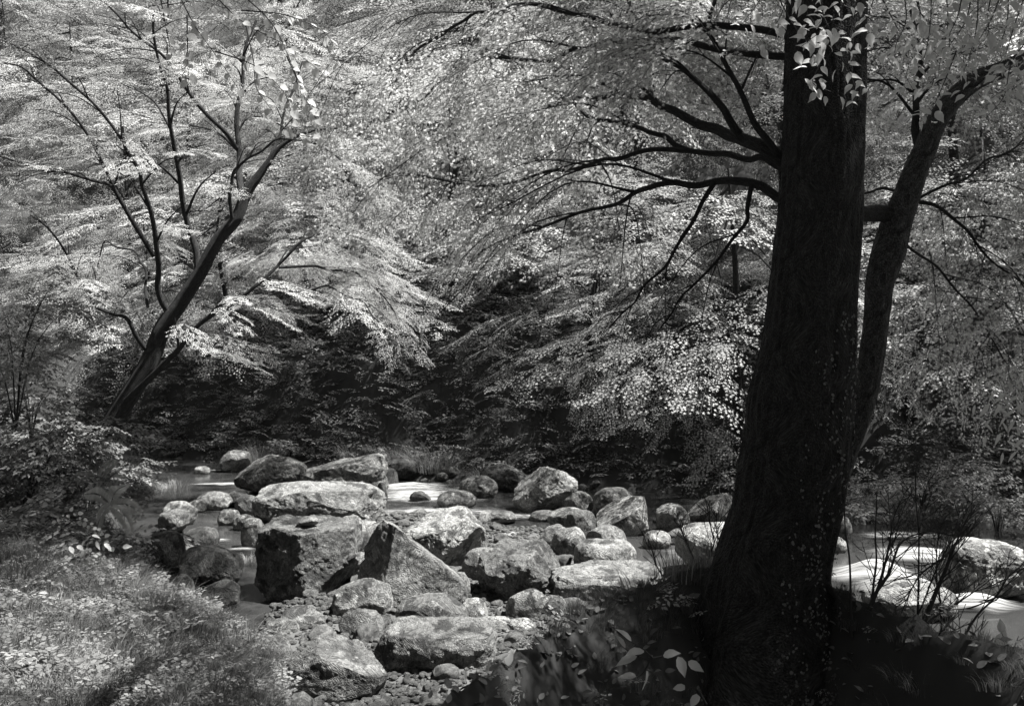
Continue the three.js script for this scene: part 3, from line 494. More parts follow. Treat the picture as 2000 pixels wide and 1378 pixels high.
{
  const r = rng(505), D = 5.3, t = bigTree;
  const prof = [[1480, 1420, 300], [1492, 1250, 255], [1500, 1180, 232], [1512, 1090, 214], [1530, 1020, 206], [1545, 950, 210], [1556, 860, 202], [1563, 780, 200], [1578, 680, 180], [1588, 560, 168], [1600, 430, 160], [1606, 320, 156], [1612, 120, 154], [1618, -100, 148], [1635, -500, 130], [1650, -900, 100], [1640, -1400, 60]];
  const flare = (a, len, n, b) => { const dir = Math.atan2(n.z * Math.cos(a) + b.z * Math.sin(a), n.x * Math.cos(a) + b.x * Math.sin(a)); return 1 + Math.exp(-Math.max(0, len - 0.2) / 0.28) * (0.32 + 0.30 * Math.cos(dir * 3 + 0.6) + 0.18 * Math.cos(dir * 5 + 2)); };
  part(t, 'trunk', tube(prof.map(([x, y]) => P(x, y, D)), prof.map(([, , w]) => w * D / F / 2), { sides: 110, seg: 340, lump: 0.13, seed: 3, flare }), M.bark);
  const tips = [];
  limbPart(t, [
    [[[1560, 340, 5.3], [1490, 288, 5.4], [1440, 268, 5.6], [1400, 252, 5.8], [1345, 232, 6], [1300, 210, 6.2], [1262, 190, 6.4], [1205, 180, 6.6], [1150, 190, 6.8], [1080, 206, 7.1], [1000, 236, 7.4], [910, 250, 7.7], [800, 240, 8]], 30, 5, { kids: 8, len: 1.5, from: 0.4 }],
    [[[1445, 262, 5.5], [1415, 215, 5.5], [1380, 175, 5.6], [1335, 135, 5.7], [1280, 90, 6], [1230, 20, 6.4]], 18, 5, { kids: 7, len: 1.1, from: 0.4 }],
    [[[1520, 300, 5.3], [1480, 250, 5.3], [1452, 190, 5.3], [1420, 130, 5.4], [1385, 62, 5.5], [1400, -10, 5.6], [1420, -90, 5.8]], 15, 6, { kids: 9, len: 1.1 }],
    [[[1540, 330, 5.3], [1488, 306, 5.5], [1420, 300, 5.8], [1340, 294, 6.1], [1240, 299, 6.4], [1180, 310, 6.7], [1120, 330, 7], [1010, 354, 7.4], [930, 361, 7.7], [840, 346, 8], [740, 352, 8.4]], 16, 4, { kids: 7, len: 1.4, from: 0.4 }],
    [[[1345, 294, 6.1], [1300, 266, 6.3], [1240, 246, 6.5], [1150, 228, 6.8], [1085, 190, 7.1], [1040, 150, 7.3], [985, 108, 7.6], [930, 90, 7.8]], 12, 4, { kids: 8, len: 1.1 }],
    [[[1550, 395, 5.3], [1485, 362, 5.5], [1400, 354, 5.8], [1312, 356, 6], [1240, 376, 6.3], [1200, 400, 6.5], [1105, 425, 6.8], [1000, 462, 7.2], [920, 510, 7.6]], 21, 4, { kids: 8, len: 1.5, from: 0.3, droop: 0.45 }],
    [[[1395, 358, 5.8], [1355, 430, 5.8], [1300, 520, 5.9], [1240, 590, 6.1], [1190, 640, 6.3]], 10, 3, { kids: 5, len: 0.6, level: 1, droop: 0.5 }],
    [[[1468, 362, 5.5], [1460, 430, 5.4], [1400, 510, 5.5], [1330, 580, 5.6], [1290, 640, 5.7]], 10, 3, { kids: 5, len: 0.6, level: 1, droop: 0.5 }],
    [[[1555, 75, 5.3], [1400, 50, 5.5], [1280, 62, 5.7], [1190, 45, 6], [1110, 25, 6.2], [1000, 12, 6.5], [930, 24, 6.7], [880, 55, 6.9], [820, 92, 7.2], [760, 140, 7.5], [690, 182, 7.9]], 15, 4, { kids: 7, len: 1.3, from: 0.35, droop: 0.4 }],
    [[[1560, 110, 5.3], [1400, 96, 5.7], [1250, 80, 6.1], [1150, 92, 6.4], [1080, 118, 6.7], [980, 112, 7], [900, 124, 7.3], [850, 168, 7.6], [780, 212, 7.9], [700, 265, 8.3]], 15, 4, { kids: 7, len: 1.3, from: 0.35, droop: 0.4 }],
  ], r, tips, M.bark, { sides: 10, droop: 0.3, lump: 0.16 });
  // unseen boughs above the picture, shaped to shade the near bank, with a sun gap
  const high = [], hg = [];
  for (let k = 0; k < 9; k++) { const a = -1.3 + k * 0.28 + r() * 0.2, L = 3.6 + 1.6 * r(), y = 6.2 + k * 0.35, p = V(1.85, y, -5.3), o = V(Math.cos(a), 0, -Math.sin(a) * 0.9 - 0.25); limb(hg, high, r, [p, p.clone().addScaledVector(o, L * 0.4).add(V(0, 1.2, 0)), p.clone().addScaledVector(o, L).add(V(0, 1.5, 0))], 0.07, 0.015, { level: 1, kids: 6, len: 1.8, droop: 0.1, sides: 6 }); part(t, 'branch', hg.pop() && mergeGeometries(hg.length ? hg.splice(0) : [tube([p, p.clone().add(o)], [0.06, 0.02])]), M.bark); }
  foliage(t, 'crown', B.maple, [...high, ...crownTips(r, V(5.2, 8.9, -3.4), 3.2, 1.2, 2.8, 420)], r, { s0: 0.7, s1: 1.1, jitter: 0.3, keep: (q) => q.y > CY + 0.37 * -q.z + 0.6 && q.x > 2.3 && q.z > -5.9 && Math.hypot((q.x - 4.3) / 0.9, (q.z + 4.15) / 0.8) > 1 });
  for (let i = tips.length - 1; i >= 0; i--) if (tips[i].p.y < 3.75) tips.splice(i, 1);      // the low drooping twigs are bare
  // leafy twig ends of the branches in view: the largest leaves one by one, the rest as a mass
  const one = [1, 2, 3, 4].map((k) => { const b = newBag(), q = rng(k); leaf(b, 'maple', V(0, 0, 0.9), V(0, -0.15, 1), V((q() - 0.5) * 0.4, 1, 0), 1, lerp(0.85, 1.1, q()), 0.3); return bagGeo(b); });
  const e = new THREE.Euler();
  tips.slice().sort(() => r() - 0.5).slice(0, 300).forEach(({ p, dir }, i) => { const m = shade(new THREE.Mesh(one[i % 4], M.leaf)); m.name = 'leaf'; m.position.copy(p).sub(t.position); m.rotation.set(0.2 + r() * 0.9, r() * 6.28, (r() - 0.5) * 0.9, 'YXZ'); m.scale.setScalar(0.036 * lerp(0.8, 1.3, r())); t.add(m); });
  foliage(t, 'leafy_twigs', G.maple, tips.filter(() => r() < 0.55), r, { s0: 0.5, s1: 0.85, jitter: 0.06, tone: 0.95, wob: 0.5, droop: 0.25 });
}
// ---------------------------------------------------------------- the thinner curved tree behind it
const curved = thing('curved_tree', 'slim curved tree with peeling mossy bark, bowing out behind the big trunk', 'tree', V(2.0, 1.0, -6.0));
{
  const r = rng(606), t = curved, D = 6;
  const prof = [[1585, 1240, 60], [1600, 1100, 52], [1622, 980, 44], [1650, 890, 46], [1686, 785, 46], [1702, 700, 48], [1714, 610, 50], [1720, 550, 54], [1736, 490, 66], [1750, 440, 62], [1772, 380, 52], [1790, 330, 46], [1806, 295, 44], [1828, 240, 40], [1862, 195, 40], [1905, 158, 38], [1960, 135, 36], [2060, 90, 32], [2200, 0, 26]];
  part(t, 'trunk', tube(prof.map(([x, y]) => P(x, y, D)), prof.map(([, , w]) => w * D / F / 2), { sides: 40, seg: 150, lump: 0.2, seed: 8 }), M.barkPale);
  const tips = [];
  limbPart(t, [
    [[[1745, 425, 6], [1710, 416, 5.9], [1660, 410, 5.6]], 36, 30, { level: 0, along: 0 }],
    [[[1760, 395, 6], [1830, 402, 6.1], [1890, 450, 6.2], [1950, 520, 6.3], [2010, 570, 6.4]], 10, 3, { kids: 8, len: 0.9 }],
    [[[1755, 410, 6], [1850, 360, 6.2], [1930, 310, 6.5], [2010, 260, 6.8]], 7, 3, { kids: 8, len: 1 }],
    [[[1770, 380, 6], [1700, 375, 6.4], [1640, 370, 6.8]], 7, 4, { level: 0 }],
    [[[1800, 300, 6], [1790, 220, 6.1], [1800, 120, 6.3], [1780, 20, 6.5]], 20, 6, { kids: 8, len: 1 }],
    [[[1740, 450, 6], [1830, 520, 6.3], [1900, 600, 6.6], [1960, 700, 7]], 6, 3, { kids: 7, len: 0.9, droop: 0.5 }],
  ], r, tips, M.bark, { sides: 8, droop: 0.35 });
  foliage(t, 'leafy_twigs', G.maple, tips.filter(() => r() < 0.35), r, { s0: 0.5, s1: 0.85, jitter: 0.06, tone: 0.9, wob: 0.5, droop: 0.25 });
}
foliage(curved, 'crown', B.maple, crownTips(rng(616), V(4.4, 5.7, -4.0), 1.5, 0.6, 2.1, 170), rng(617), { s0: 0.45, s1: 0.75, keep: (q) => q.x > 0.53 * -q.z + 0.7 });  // unseen foliage added beyond the frame to shade the near bank
// ---------------------------------------------------------------- the leaning maple on the left bank
const leaning = thing('leaning_maple', 'leaning multi-stemmed maple with bright feathery foliage on the left bank', 'tree', P(150, 940, 20));
{
  const r = rng(707), t = leaning, D = 20;
  const prof = [[130, 960, 74], [168, 905, 62], [212, 832, 52], [250, 775, 48], [292, 705, 46], [318, 640, 42], [352, 592, 36], [392, 530, 34], [424, 470, 31], [462, 425, 30], [480, 380, 26], [500, 350, 22], [520, 322, 17], [548, 286, 11], [600, 258, 7], [660, 250, 4]];
  part(t, 'trunk', tube(prof.map(([x, y]) => P(x, y, D)), prof.map(([, , w]) => 0.78 * w * D / F / 2), { sides: 28, seg: 110, lump: 0.18, seed: 5 }), M.bark);
  const tips = [], d = D;
  limbPart(t, [
    [[[386, 525, d], [370, 450, d], [350, 340, d - 0.5], [330, 230, d - 1], [312, 130, d - 1.5], [300, 20, d - 2]], 20, 6, {}],
    [[[330, 612, d], [307, 560, d - 0.3], [305, 480, d - 0.8], [290, 400, d - 1.2], [272, 335, d - 1.6], [235, 270, d - 2], [180, 200, d - 2.4], [100, 130, d - 3], [10, 80, d - 3.5]], 17, 5, {}],
    [[[300, 500, d - 0.6], [240, 400, d - 1.2], [218, 358, d - 1.5], [170, 262, d - 2], [110, 190, d - 2.5], [40, 130, d - 3], [-40, 100, d - 3.4]], 13, 4, {}],
    [[[474, 392, d], [468, 300, d + 0.5], [465, 200, d + 0.8], [475, 120, d + 1], [500, 40, d + 1.2]], 20, 7, {}],
    [[[462, 290, d + 0.5], [400, 220, d - 0.4], [330, 122, d - 1], [280, 80, d - 1.5], [230, 30, d - 2], [170, -20, d - 2.4]], 12, 4, {}],
    [[[520, 322, d], [545, 270, d + 0.3], [560, 200, d + 0.6], [590, 120, d + 1]], 10, 4, { kids: 7 }],
    [[[215, 830, d], [270, 760, d - 0.3], [330, 700, d - 0.6], [372, 650, d - 0.8], [440, 598, d - 1], [520, 540, d - 1], [590, 470, d - 0.8], [650, 440, d - 0.5], [720, 470, d]], 22, 4, { kids: 12 }],
    [[[470, 585, d - 1], [560, 568, d - 1.4], [640, 558, d - 1.6], [710, 590, d - 1.8], [740, 630, d - 1.8]], 8, 3, {}],
    [[[545, 522, d - 1], [620, 520, d - 0.6], [690, 530, d - 0.2], [740, 570, d], [770, 610, d]], 8, 3, {}],
    [[[455, 440, d], [448, 380, d - 0.3], [456, 335, d - 0.4], [485, 308, d - 0.6], [540, 272, d - 0.8], [600, 276, d - 1], [665, 312, d - 1]], 10, 4, {}],
    [[[290, 690, d], [245, 620, d - 0.6], [190, 600, d - 1], [150, 540, d - 1.4], [120, 480, d - 1.8], [60, 420, d - 2]], 12, 4, {}],
    [[[222, 365, d - 1.5], [190, 355, d - 1.8], [120, 335, d - 2.2], [50, 322, d - 2.6], [-20, 300, d - 3]], 9, 4, {}],
    [[[288, 600, d], [285, 530, d + 0.3], [262, 490, d + 0.6], [205, 470, d + 0.8], [190, 520, d + 1]], 8, 3, { kids: 5 }],
  ], r, tips, M.bark, { sides: 8, droop: 0.3, kids: 9, len: 2.0, level: 1, along: 3, spread: 0.8, slim: 0.75 });
  const axis = new THREE.CatmullRomCurve3(prof.map(([x, y]) => P(x, y, D))).getPoints(40), clear = (q) => axis.every((a) => q.z < a.z - 0.6 || Math.hypot(q.x - a.x, q.y - a.y) > 0.6);   // the trunk stands free of twigs on its open side
  foliage(t, 'crown', [...B.feather, ...B.maple], tips.filter(({ p }) => r() < (p.z > -19.4 ? 0.4 : 0.85)), r, { s0: 0.45, s1: 0.8, jitter: 0.2, tone: 1.05, wob: 0.4, droop: 0.12, keep: (q) => clear(q) && (q.x < -5.0 || q.y > 3.9) });
  foliage(t, 'crown', B.feather, [...crownTips(r, P(600, 490, 20.6), 1.3, 0.5, 0.9, 46, { drop: 0.25 }), ...crownTips(r, P(700, 540, 20.6), 0.6, 0.3, 0.6, 18, { drop: 0.4 })], r, { s0: 0.34, s1: 0.55, tone: 1.1, droop: 0.15, wob: 0.35 });
}

// ---------------------------------------------------------------- trees of the far slope
function slopeTree(name, label, x, d, H, a, b, e, n, seed, { geos = B.maple, tone = 1, lean = [0, 0], s0 = 0.9, s1 = 1.5, cy = 0.72, group, drop = 0.2, off = [0, 0, 0] } = {}) {
  const r = rng(seed), y0 = ground(x, d) - 0.1, base = V(x, y0, -d), t = thing(name, label, 'tree', base, group);
  const top = V(x + lean[0], y0 + H, -d - lean[1]), pts = [base.clone(), base.clone().lerp(top, 0.33).add(V((r() - 0.5) * 0.6, 0, (r() - 0.5) * 0.5)), base.clone().lerp(top, 0.66).add(V((r() - 0.5) * 0.9, 0, (r() - 0.5) * 0.7)), top];
  part(t, 'trunk', tube(pts, [0.15 * H / 7, 0.11 * H / 7, 0.07 * H / 7, 0.02], { sides: 9, lump: 0.2, seed, seg: 20 }), M.bark);
  const cv = new THREE.CatmullRomCurve3(pts, false, 'centripetal'), c = V(lerp(x, top.x, cy) + off[0], y0 + H * cy + off[1], lerp(-d, top.z, cy) + off[2]), tips = crownTips(r, c, a, b, e, n, { drop });
  for (let k = 0; k < 9; k++) { const q = tips[Math.floor(r() * tips.length)].p, p = cv.getPoint(lerp(0.35, 0.95, r())), m = p.clone().lerp(q, 0.5).add(V(0, 0.35, 0)); part(t, 'branch', tube([p, m, q], [0.035 * H / 7, 0.022 * H / 7, 0.008], { sides: 5, seg: 7 }), M.twig); }
  foliage(t, 'crown', geos, tips, r, { s0, s1, jitter: 0.1, tone, vary: 0.22, wob: 0.3, level: 0, droop: 0, mat: M.leafSlope });
  return t;
}
{
  const r = rng(9);
  const at = ['low on the far slope', 'halfway up the far slope', 'high on the far slope', 'at the top of the far slope', 'along the skyline above the far slope'];
  for (let row = 0; row < 5; row++) {
    const off = [2.0, 6.5, 12, 20, 30][row], n = [8, 8, 8, 8, 8][row], half = [13, 17, 22, 30, 40][row];
    for (let k = 0; k < n; k++) {
      const x = lerp(-half, half, (k + 0.5 + (r() - 0.5) * 0.6) / n), back = row === 0 && x > -6 && x < 0 ? 1.2 : 0, d = farEdge(x) + off + back + (r() - 0.5) * 2.5;
      const H = lerp(5.5, 8, r()) * [0.8, 1, 1.2, 1.4, 1.8][row], R = lerp(2.4, 3.2, r()) * [1, 1.1, 1.35, 1.7, 2.4][row];
      slopeTree('maple_tree', `leafy maple growing ${at[row]}`, x, d, H, R, R * [0.85, 0.75, 0.75, 0.75, 0.85][row], R * 0.9, [68, 58, 55, 58, 64][row], 1000 + row * 50 + k, { tone: lerp(0.65, 1.0, r()), lean: [(r() - 0.5) * 1.5, row ? 0.3 : back ? -0.7 : -1.6], s0: [0.8, 1, 1.3, 1.6, 2.2][row], s1: [1.3, 1.6, 2, 2.5, 3.4][row], cy: row ? 0.72 : 0.62, group: `maples ${at[row]}` });
    }
  }
}

// trees added out of view to shade left bank and far bank end
slopeTree('added_shade_tree', 'tall unseen tree added over the left bank to shade the dark pool', -8.6, 12, 12.5, 5.2, 0.8, 4.2, 330, 3001, { lean: [2.2, 0], cy: 0.8, off: [2.3, 0.5, 1.7], s0: 1.1, s1: 1.7, drop: 0 });
slopeTree('added_shade_tree', 'tall unseen tree added on the far bank to shade its right end', 15, 21, 11, 4.4, 1.4, 3.2, 120, 3002, { lean: [-1.5, 0], cy: 0.82, off: [-1.2, 0, 0.3], s0: 0.9, s1: 1.4, drop: 0.1 });
// ---------------------------------------------------------------- hanging leaves close to the camera
function leafVariants(kind, fold = 0.25) { return [1, 2, 3, 4, 5].map((k) => { const b = newBag(), q = rng(k * 7); leaf(b, kind, V(0, 0, 0.9), V(0, -0.1, 1), V((q() - 0.5) * 0.5, 1, 0), 1, lerp(0.85, 1.12, q()), fold); return bagGeo(b); }); }
const one = { oval: leafVariants('oval'), broad: leafVariants('broad', 0.4), round: leafVariants('round'), narrow: leafVariants('narrow'), maple: leafVariants('maple') };
const zAxis = V(0, 0, 1);
function putLeaf(t, geo, mat, p, dir, up, s, name = 'leaf') {
  const m = shade(new THREE.Mesh(geo, mat)); m.name = name; frame(p.clone().sub(t.position), dir, up, 1).decompose(m.position, m.quaternion, m.scale); m.scale.setScalar(s); t.add(m); return m;
}
// a twig with leaves set along it one by one
function leafyTwig(t, r, path, w, kind, size, gap, { mat = M.leaf, skip = 0, side = 0.9, hang = 0.5, loose = 0 } = {}) {
  const pts = path.map(([x, y, d]) => P(x, y, d)), c = new THREE.CatmullRomCurve3(pts, false, 'centripetal'), L = c.getLength(), n = Math.max(2, Math.round(L / gap));
  part(t, 'twig', tube(pts, [w, w * 0.5, w * 0.3], { sides: 5, seg: pts.length * 4 }), M.twig);
  for (let i = 0; i < n; i++) {
    const f = lerp(skip, 1, (i + 0.6) / n), p = c.getPoint(f), d = c.getTangent(f), out = d.clone().cross(V(0, 0.2, 1)).normalize().multiplyScalar(i % 2 ? 1 : -1);
    p.add(V((r() - 0.5) * loose, (r() - 0.5) * loose, (r() - 0.5) * loose));
    const ld = d.clone().multiplyScalar(0.5).addScaledVector(out, side * lerp(0.4, 1.1, r())).add(V((r() - 0.5) * 0.6, -hang * lerp(0.4, 1.4, r()), (r() - 0.5) * 0.7)).normalize();
    putLeaf(t, one[kind][Math.floor(r() * 5)], mat, p, ld, V((r() - 0.5) * 1.2, 0.8, 0.15 + 0.9 * r()), size * lerp(0.65, 1.2, r()));
  }
}
{
  const r = rng(818), t = thing('overhanging_branch', 'twigs of broad pointed leaves hanging in front of the top of the big trunk', 'branch', P(1760, -60, 4.2));
  const D = 4.2;
  const tw = [[[1500, -40], [1540, 40], [1575, 80], [1612, 112]], [[1600, -40], [1610, 30], [1640, 90], [1668, 150], [1688, 200]], [[1560, -30], [1580, 30], [1620, 70]], [[1660, -40], [1640, 20], [1600, 60], [1560, 95]], [[1700, -50], [1745, 45], [1772, 100], [1765, 170]],
    [[1720, -40], [1700, 20], [1690, 70], [1650, 110]], [[1780, -40], [1800, 30], [1850, 70], [1880, 130]], [[1830, -40], [1820, 40], [1790, 90]], [[1900, -40], [1890, 40], [1840, 120], [1830, 180]], [[1960, -40], [1940, 40], [1900, 110], [1890, 190]], [[2010, -20], [1980, 60], [1960, 120], [1940, 170]], [[2020, 60], [1980, 120], [1960, 190], [1930, 230]],
    [[1620, 80], [1600, 130], [1590, 160], [1630, 180]], [[1870, 100], [1850, 160], [1825, 210], [1800, 235]], [[1740, 30], [1790, 60], [1830, 110]], [[1650, 10], [1700, 40], [1730, 80]], [[1500, -30], [1470, 20], [1440, 60]], [[1545, -30], [1520, 40], [1480, 90]]];
  const t2 = thing('overhanging_branch', 'twigs of broad pointed leaves hanging before the top of the curved tree', 'branch', P(1900, -60, 4.2));
  for (let k = 0; k < 9; k++) { const x = 1760 + 30 * k, l = 90 + 110 * r(); tw.push([[x, -40], [x + 20 * (r() - 0.5), l * 0.3], [x - 25 * r(), l * 0.7], [x - 40 * r(), l]]); }
  for (const p of tw) { const dd = D + (r() - 0.5) * 0.7; leafyTwig(p[p.length - 1][0] > 1745 ? t2 : t, r, p.map(([x, y], i) => [x + (r() - 0.5) * 10, y, dd + i * 0.06 * (r() - 0.3)]), 0.0035, 'broad', 0.027, 0.019, { skip: 0.05, hang: 0.12, side: 1.6, loose: 0.09 }); }
  const u = thing('overhanging_branch', 'arching twigs of rounded leaves hanging before the leaning maple', 'branch', P(420, -60, 7.2));
  const tl = [[[340, -30], [380, 50], [430, 120], [475, 190]], [[450, -30], [530, 45], [565, 115], [595, 190], [622, 240]], [[400, -30], [470, 40], [560, 90], [640, 150]], [[560, 110], [580, 160], [582, 210]], [[420, 100], [500, 130], [560, 190], [570, 250]], [[365, 30], [366, 110], [368, 160]], [[480, 50], [495, 120], [500, 170], [530, 215]], [[470, 20], [560, 30], [640, 70], [660, 130]], [[310, -20], [325, 60], [335, 110]], [[540, 240], [580, 262], [630, 270]]];
  for (const p of tl) { const dd = 7.2 + (r() - 0.5) * 0.8; leafyTwig(u, r, p.map(([x, y], i) => [x, y, dd]), 0.006, 'round', 0.042, 0.06, { skip: 0.15 }); }
}

// ---------------------------------------------------------------- grasses
function grassGeo(seed, n, h, spread, lean = 0.6, wide = 0.0035, seed2 = 0) {
  const r = rng(seed), b = newBag();
  for (let i = 0; i < n; i++) {
    const a = r() * 6.283, q = Math.sqrt(r()) * spread, p = V(Math.cos(a) * q, -0.03, Math.sin(a) * q), L = h * lerp(0.55, 1.15, r()), az = a + (r() - 0.5) * 1.5, ln = lean * lerp(0.3, 1.3, r()), w = wide * lerp(0.7, 1.3, r()), tone = lerp(0.65, 1.2, r());
    const o = b.pos.length / 3, s = V(-Math.sin(az + 1.2 * r()), 0, Math.cos(az));
    for (let k = 0; k <= 4; k++) { const t = k / 4, c = p.clone().add(V(Math.cos(az) * ln * L * t * t, L * (t - 0.35 * ln * t * t * t), Math.sin(az) * ln * L * t * t)), ww = w * (1 - t * 0.92); for (const q2 of [-1, 1]) { b.pos.push(c.x + s.x * ww * q2, c.y, c.z + s.z * ww * q2); b.col.push(tone, tone, tone); } if (k) { const e = o + k * 2; b.idx.push(e - 2, e - 1, e, e - 1, e + 1, e); } }
  }
  return bagGeo(b);
}
function tuft(label, px, py, d, h, spread, n, seed, lean = 0.6, group) {
  const c = P(px, py, d), y = Math.max(ground(c.x, d), -0.02), t = thing('grass_tuft', label, 'grass tuft', V(c.x, py ? Math.min(c.y, Math.max(y, c.y - 0.3)) : y, -d), group), m = shade(new THREE.Mesh(grassGeo(seed, n, h, spread, lean), M.grass)); m.name = 'blades'; m.userData.kind = 'stuff'; t.add(m); return t;
}
tuft('tall pale grass tuft beside the pitted rock at the far pool', 512, 915, 25.2, 0.85, 0.4, 420, 1, 0.55);
tuft('spiky pale grass tuft behind the layered slab', 690, 905, 24.6, 0.75, 0.35, 300, 2, 0.7);
tuft('thin grass crowning the mossy stone in the narrow channel', 392, 1040, 15, 0.24, 0.22, 260, 3, 0.9);
tuft('low grass on an islet in the calm far pool', 335, 952, 21.5, 0.3, 0.4, 320, 4, 0.8);
tuft('short grass on the dark stone against the blocky boulder', 482, 1060, 14, 0.2, 0.15, 160, 5, 0.8);
tuft('dark drooping grass clump on the far bank by the rapid', 850, 918, 23.4, 0.8, 0.6, 500, 6, 1.0);
tuft('soft drooping grass clump on the bank beside the far shadowed boulder', 780, 905, 24, 0.6, 0.4, 300, 7, 0.9);
tuft('dark grass hanging over the mossy far boulder', 960, 925, 22.6, 0.55, 0.4, 300, 8, 1.1);
tuft('grass fringe hanging at the dark far bank right of the trunk', 1790, 990, 18.6, 0.5, 0.5, 320, 9, 1.1);
tuft('grass fringe on the far bank close behind the trunk', 1700, 985, 18.8, 0.5, 0.4, 260, 10, 1.1);
tuft('soft grass mound spilling over the left bank above the dark pool', 300, 1215, 8.6, 0.34, 0.34, 700, 11, 1.0);
tuft('thick grass clump at the corner of the left bank beside the cobbles', 425, 1305, 7.6, 0.28, 0.2, 520, 12, 1.1);
tuft('fine grass mound between the bank corner and the pool', 365, 1265, 8.1, 0.3, 0.26, 520, 13, 1.0);
tuft('loose grass among the low leaves of the left bank', 215, 1180, 8.4, 0.35, 0.3, 360, 14, 0.8);
tuft('fine grass fringe beside the lowest stones of the left bank', 270, 1300, 7.2, 0.26, 0.26, 380, 15, 0.9);
tuft('grass at the very edge of the left bank behind the cleft rock', 470, 1350, 7.4, 0.22, 0.16, 300, 16, 1.0);
// dark silhouettes of grass along the crest of the near bank
for (const [px, py, d, h, sp, n, ln, lb] of [[968, 1290, 4.35, 0.2, 0.05, 16, 0.15, 'stiff upright grass stems in front of the white cobbles'], [1010, 1262, 4.5, 0.13, 0.06, 20, 0.5, 'short dark grass at the low end of the near bank crest'], [1190, 1185, 5.2, 0.2, 0.12, 30, 0.8, 'arching dark grass blades before the flat pale slab'], [1250, 1165, 5.4, 0.2, 0.12, 34, 0.8, 'broad curled grass blades on the crest left of the trunk'], [1320, 1140, 5.6, 0.3, 0.15, 40, 0.5, 'tall seed-head grass on the crest before the side channel'], [1385, 1110, 5.8, 0.32, 0.15, 60, 0.6, 'dense dark grass against the bright boulder beside the trunk'], [1100, 1215, 4.9, 0.14, 0.1, 24, 0.7, 'low dark grass on the crest before the dark shelf of rock']]) {
  const t = tuft(lb, px, py, d, h, sp, n, px, ln); t.position.y = ground(t.position.x, d);
}
// ---------------------------------------------------------------- ground cover
const grassPatch = [1, 2].map((k) => grassGeo(300 + k, 70, 0.22, 0.16, 0.9, 0.003));
const herbs = { round: [1, 2].map((k) => sprayGeo(400 + k, { kind: 'round', size: 0.03, pairs: 4, sideTwigs: 3, len: 0.26, tilt: 0.6, droop: 0.3 })), oval: [1, 2].map((k) => sprayGeo(410 + k, { kind: 'oval', size: 0.034, pairs: 4, sideTwigs: 3, len: 0.3, tilt: 0.6, droop: 0.3 })), fine: [1].map((k) => sprayGeo(420 + k, { kind: 'narrow', size: 0.028, pairs: 6, sideTwigs: 4, len: 0.3, tilt: 0.5, droop: 0.4 })), star: [1].map((k) => sprayGeo(430 + k, { kind: 'star', size: 0.036, pairs: 4, sideTwigs: 3, len: 0.32, tilt: 0.6, droop: 0.3 })) };
function cover(name, label, geos, mat, n, seed, pick, { s0 = 0.7, s1 = 1.3, upright = 0, tone = 1, lift = 0.1 } = {}) {
  const g = new THREE.Group(); g.name = name; g.userData = { kind: 'stuff', label, category: 'ground cover' }; scene.add(g);
  const r = rng(seed), lists = geos.map(() => []), tones = geos.map(() => []);
  for (let i = 0; i < n; i++) {
    const xd = pick(r); if (!xd) continue; const [x, d] = xd, y = ground(x, d), k = Math.floor(r() * geos.length), s = lerp(s0, s1, r()), a = r() * 6.283;
    if (upright) lists[k].push(new THREE.Matrix4().compose(V(x, y, -d), new THREE.Quaternion().setFromEuler(new THREE.Euler((r() - 0.5) * 0.4, a, (r() - 0.5) * 0.4)), V(s, s, s)));
    else lists[k].push(frame(V(x, y + lift * r(), -d), V(Math.cos(a), lerp(0, 1.0, r()), Math.sin(a)), V((r() - 0.5), 1.2, (r() - 0.5) + 0.3), s));
    tones[k].push(tone * lerp(0.65, 1.25, r()));
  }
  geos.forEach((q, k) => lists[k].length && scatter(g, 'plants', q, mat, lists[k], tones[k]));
}
const leftPick = (lo, hi, m0, m1, p = 1) => (r) => { const d = lerp(lo, hi, Math.pow(r(), p)), x = leftEdge(d) - lerp(m0, m1, Math.pow(r(), 1.3)); return Math.abs(x) < 0.6 * d + 0.6 ? [x, d] : null; };
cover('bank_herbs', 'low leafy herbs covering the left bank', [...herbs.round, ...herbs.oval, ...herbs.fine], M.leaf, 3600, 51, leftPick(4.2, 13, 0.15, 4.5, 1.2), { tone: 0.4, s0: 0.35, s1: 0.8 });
cover('bank_grass', 'fine grass growing through the herbs of the left bank', grassPatch, M.grass, 1300, 52, leftPick(4.5, 14, 0.15, 4, 1.2), { upright: 1, s0: 0.6, s1: 1.2, tone: 0.6 });
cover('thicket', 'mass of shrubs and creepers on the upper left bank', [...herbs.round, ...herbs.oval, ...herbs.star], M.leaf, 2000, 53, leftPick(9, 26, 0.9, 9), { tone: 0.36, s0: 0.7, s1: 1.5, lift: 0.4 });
cover('shaded_grass', 'dark grass and fallen leaves on the shaded near bank', grassPatch, M.grass, 1300, 54, (r) => { const x = -0.9 + 4.2 * r(), d = nearEdge(x) + 0.2 - 2.6 * r(); return d > (x > 1.9 ? 3 : 4.4) ? [x, d] : null; }, { upright: 1, s0: 0.2, s1: 0.5, tone: 0.5 });
cover('shaded_herbs', 'small herbs on the shaded near bank around the trunk', [...herbs.oval, ...herbs.fine], M.leaf, 330, 55, (r) => { const x = -0.8 + 4.4 * r(), d = nearEdge(x) + 0.4 - 2.4 * r(); return d > 3.6 ? [x, d] : null; }, { s0: 0.25, s1: 0.5, tone: 0.8 });
cover('leaf_litter', 'fallen leaves and twigs lying on the shaded near bank', one.oval.slice(0, 3), M.litter, 5200, 58, (r) => { const x = -1.2 + 5 * r(), d = nearEdge(x) + 0.9 - 3.4 * r(); return d > 2.6 ? [x, d] : null; }, { s0: 0.014, s1: 0.034, lift: 0.012 });
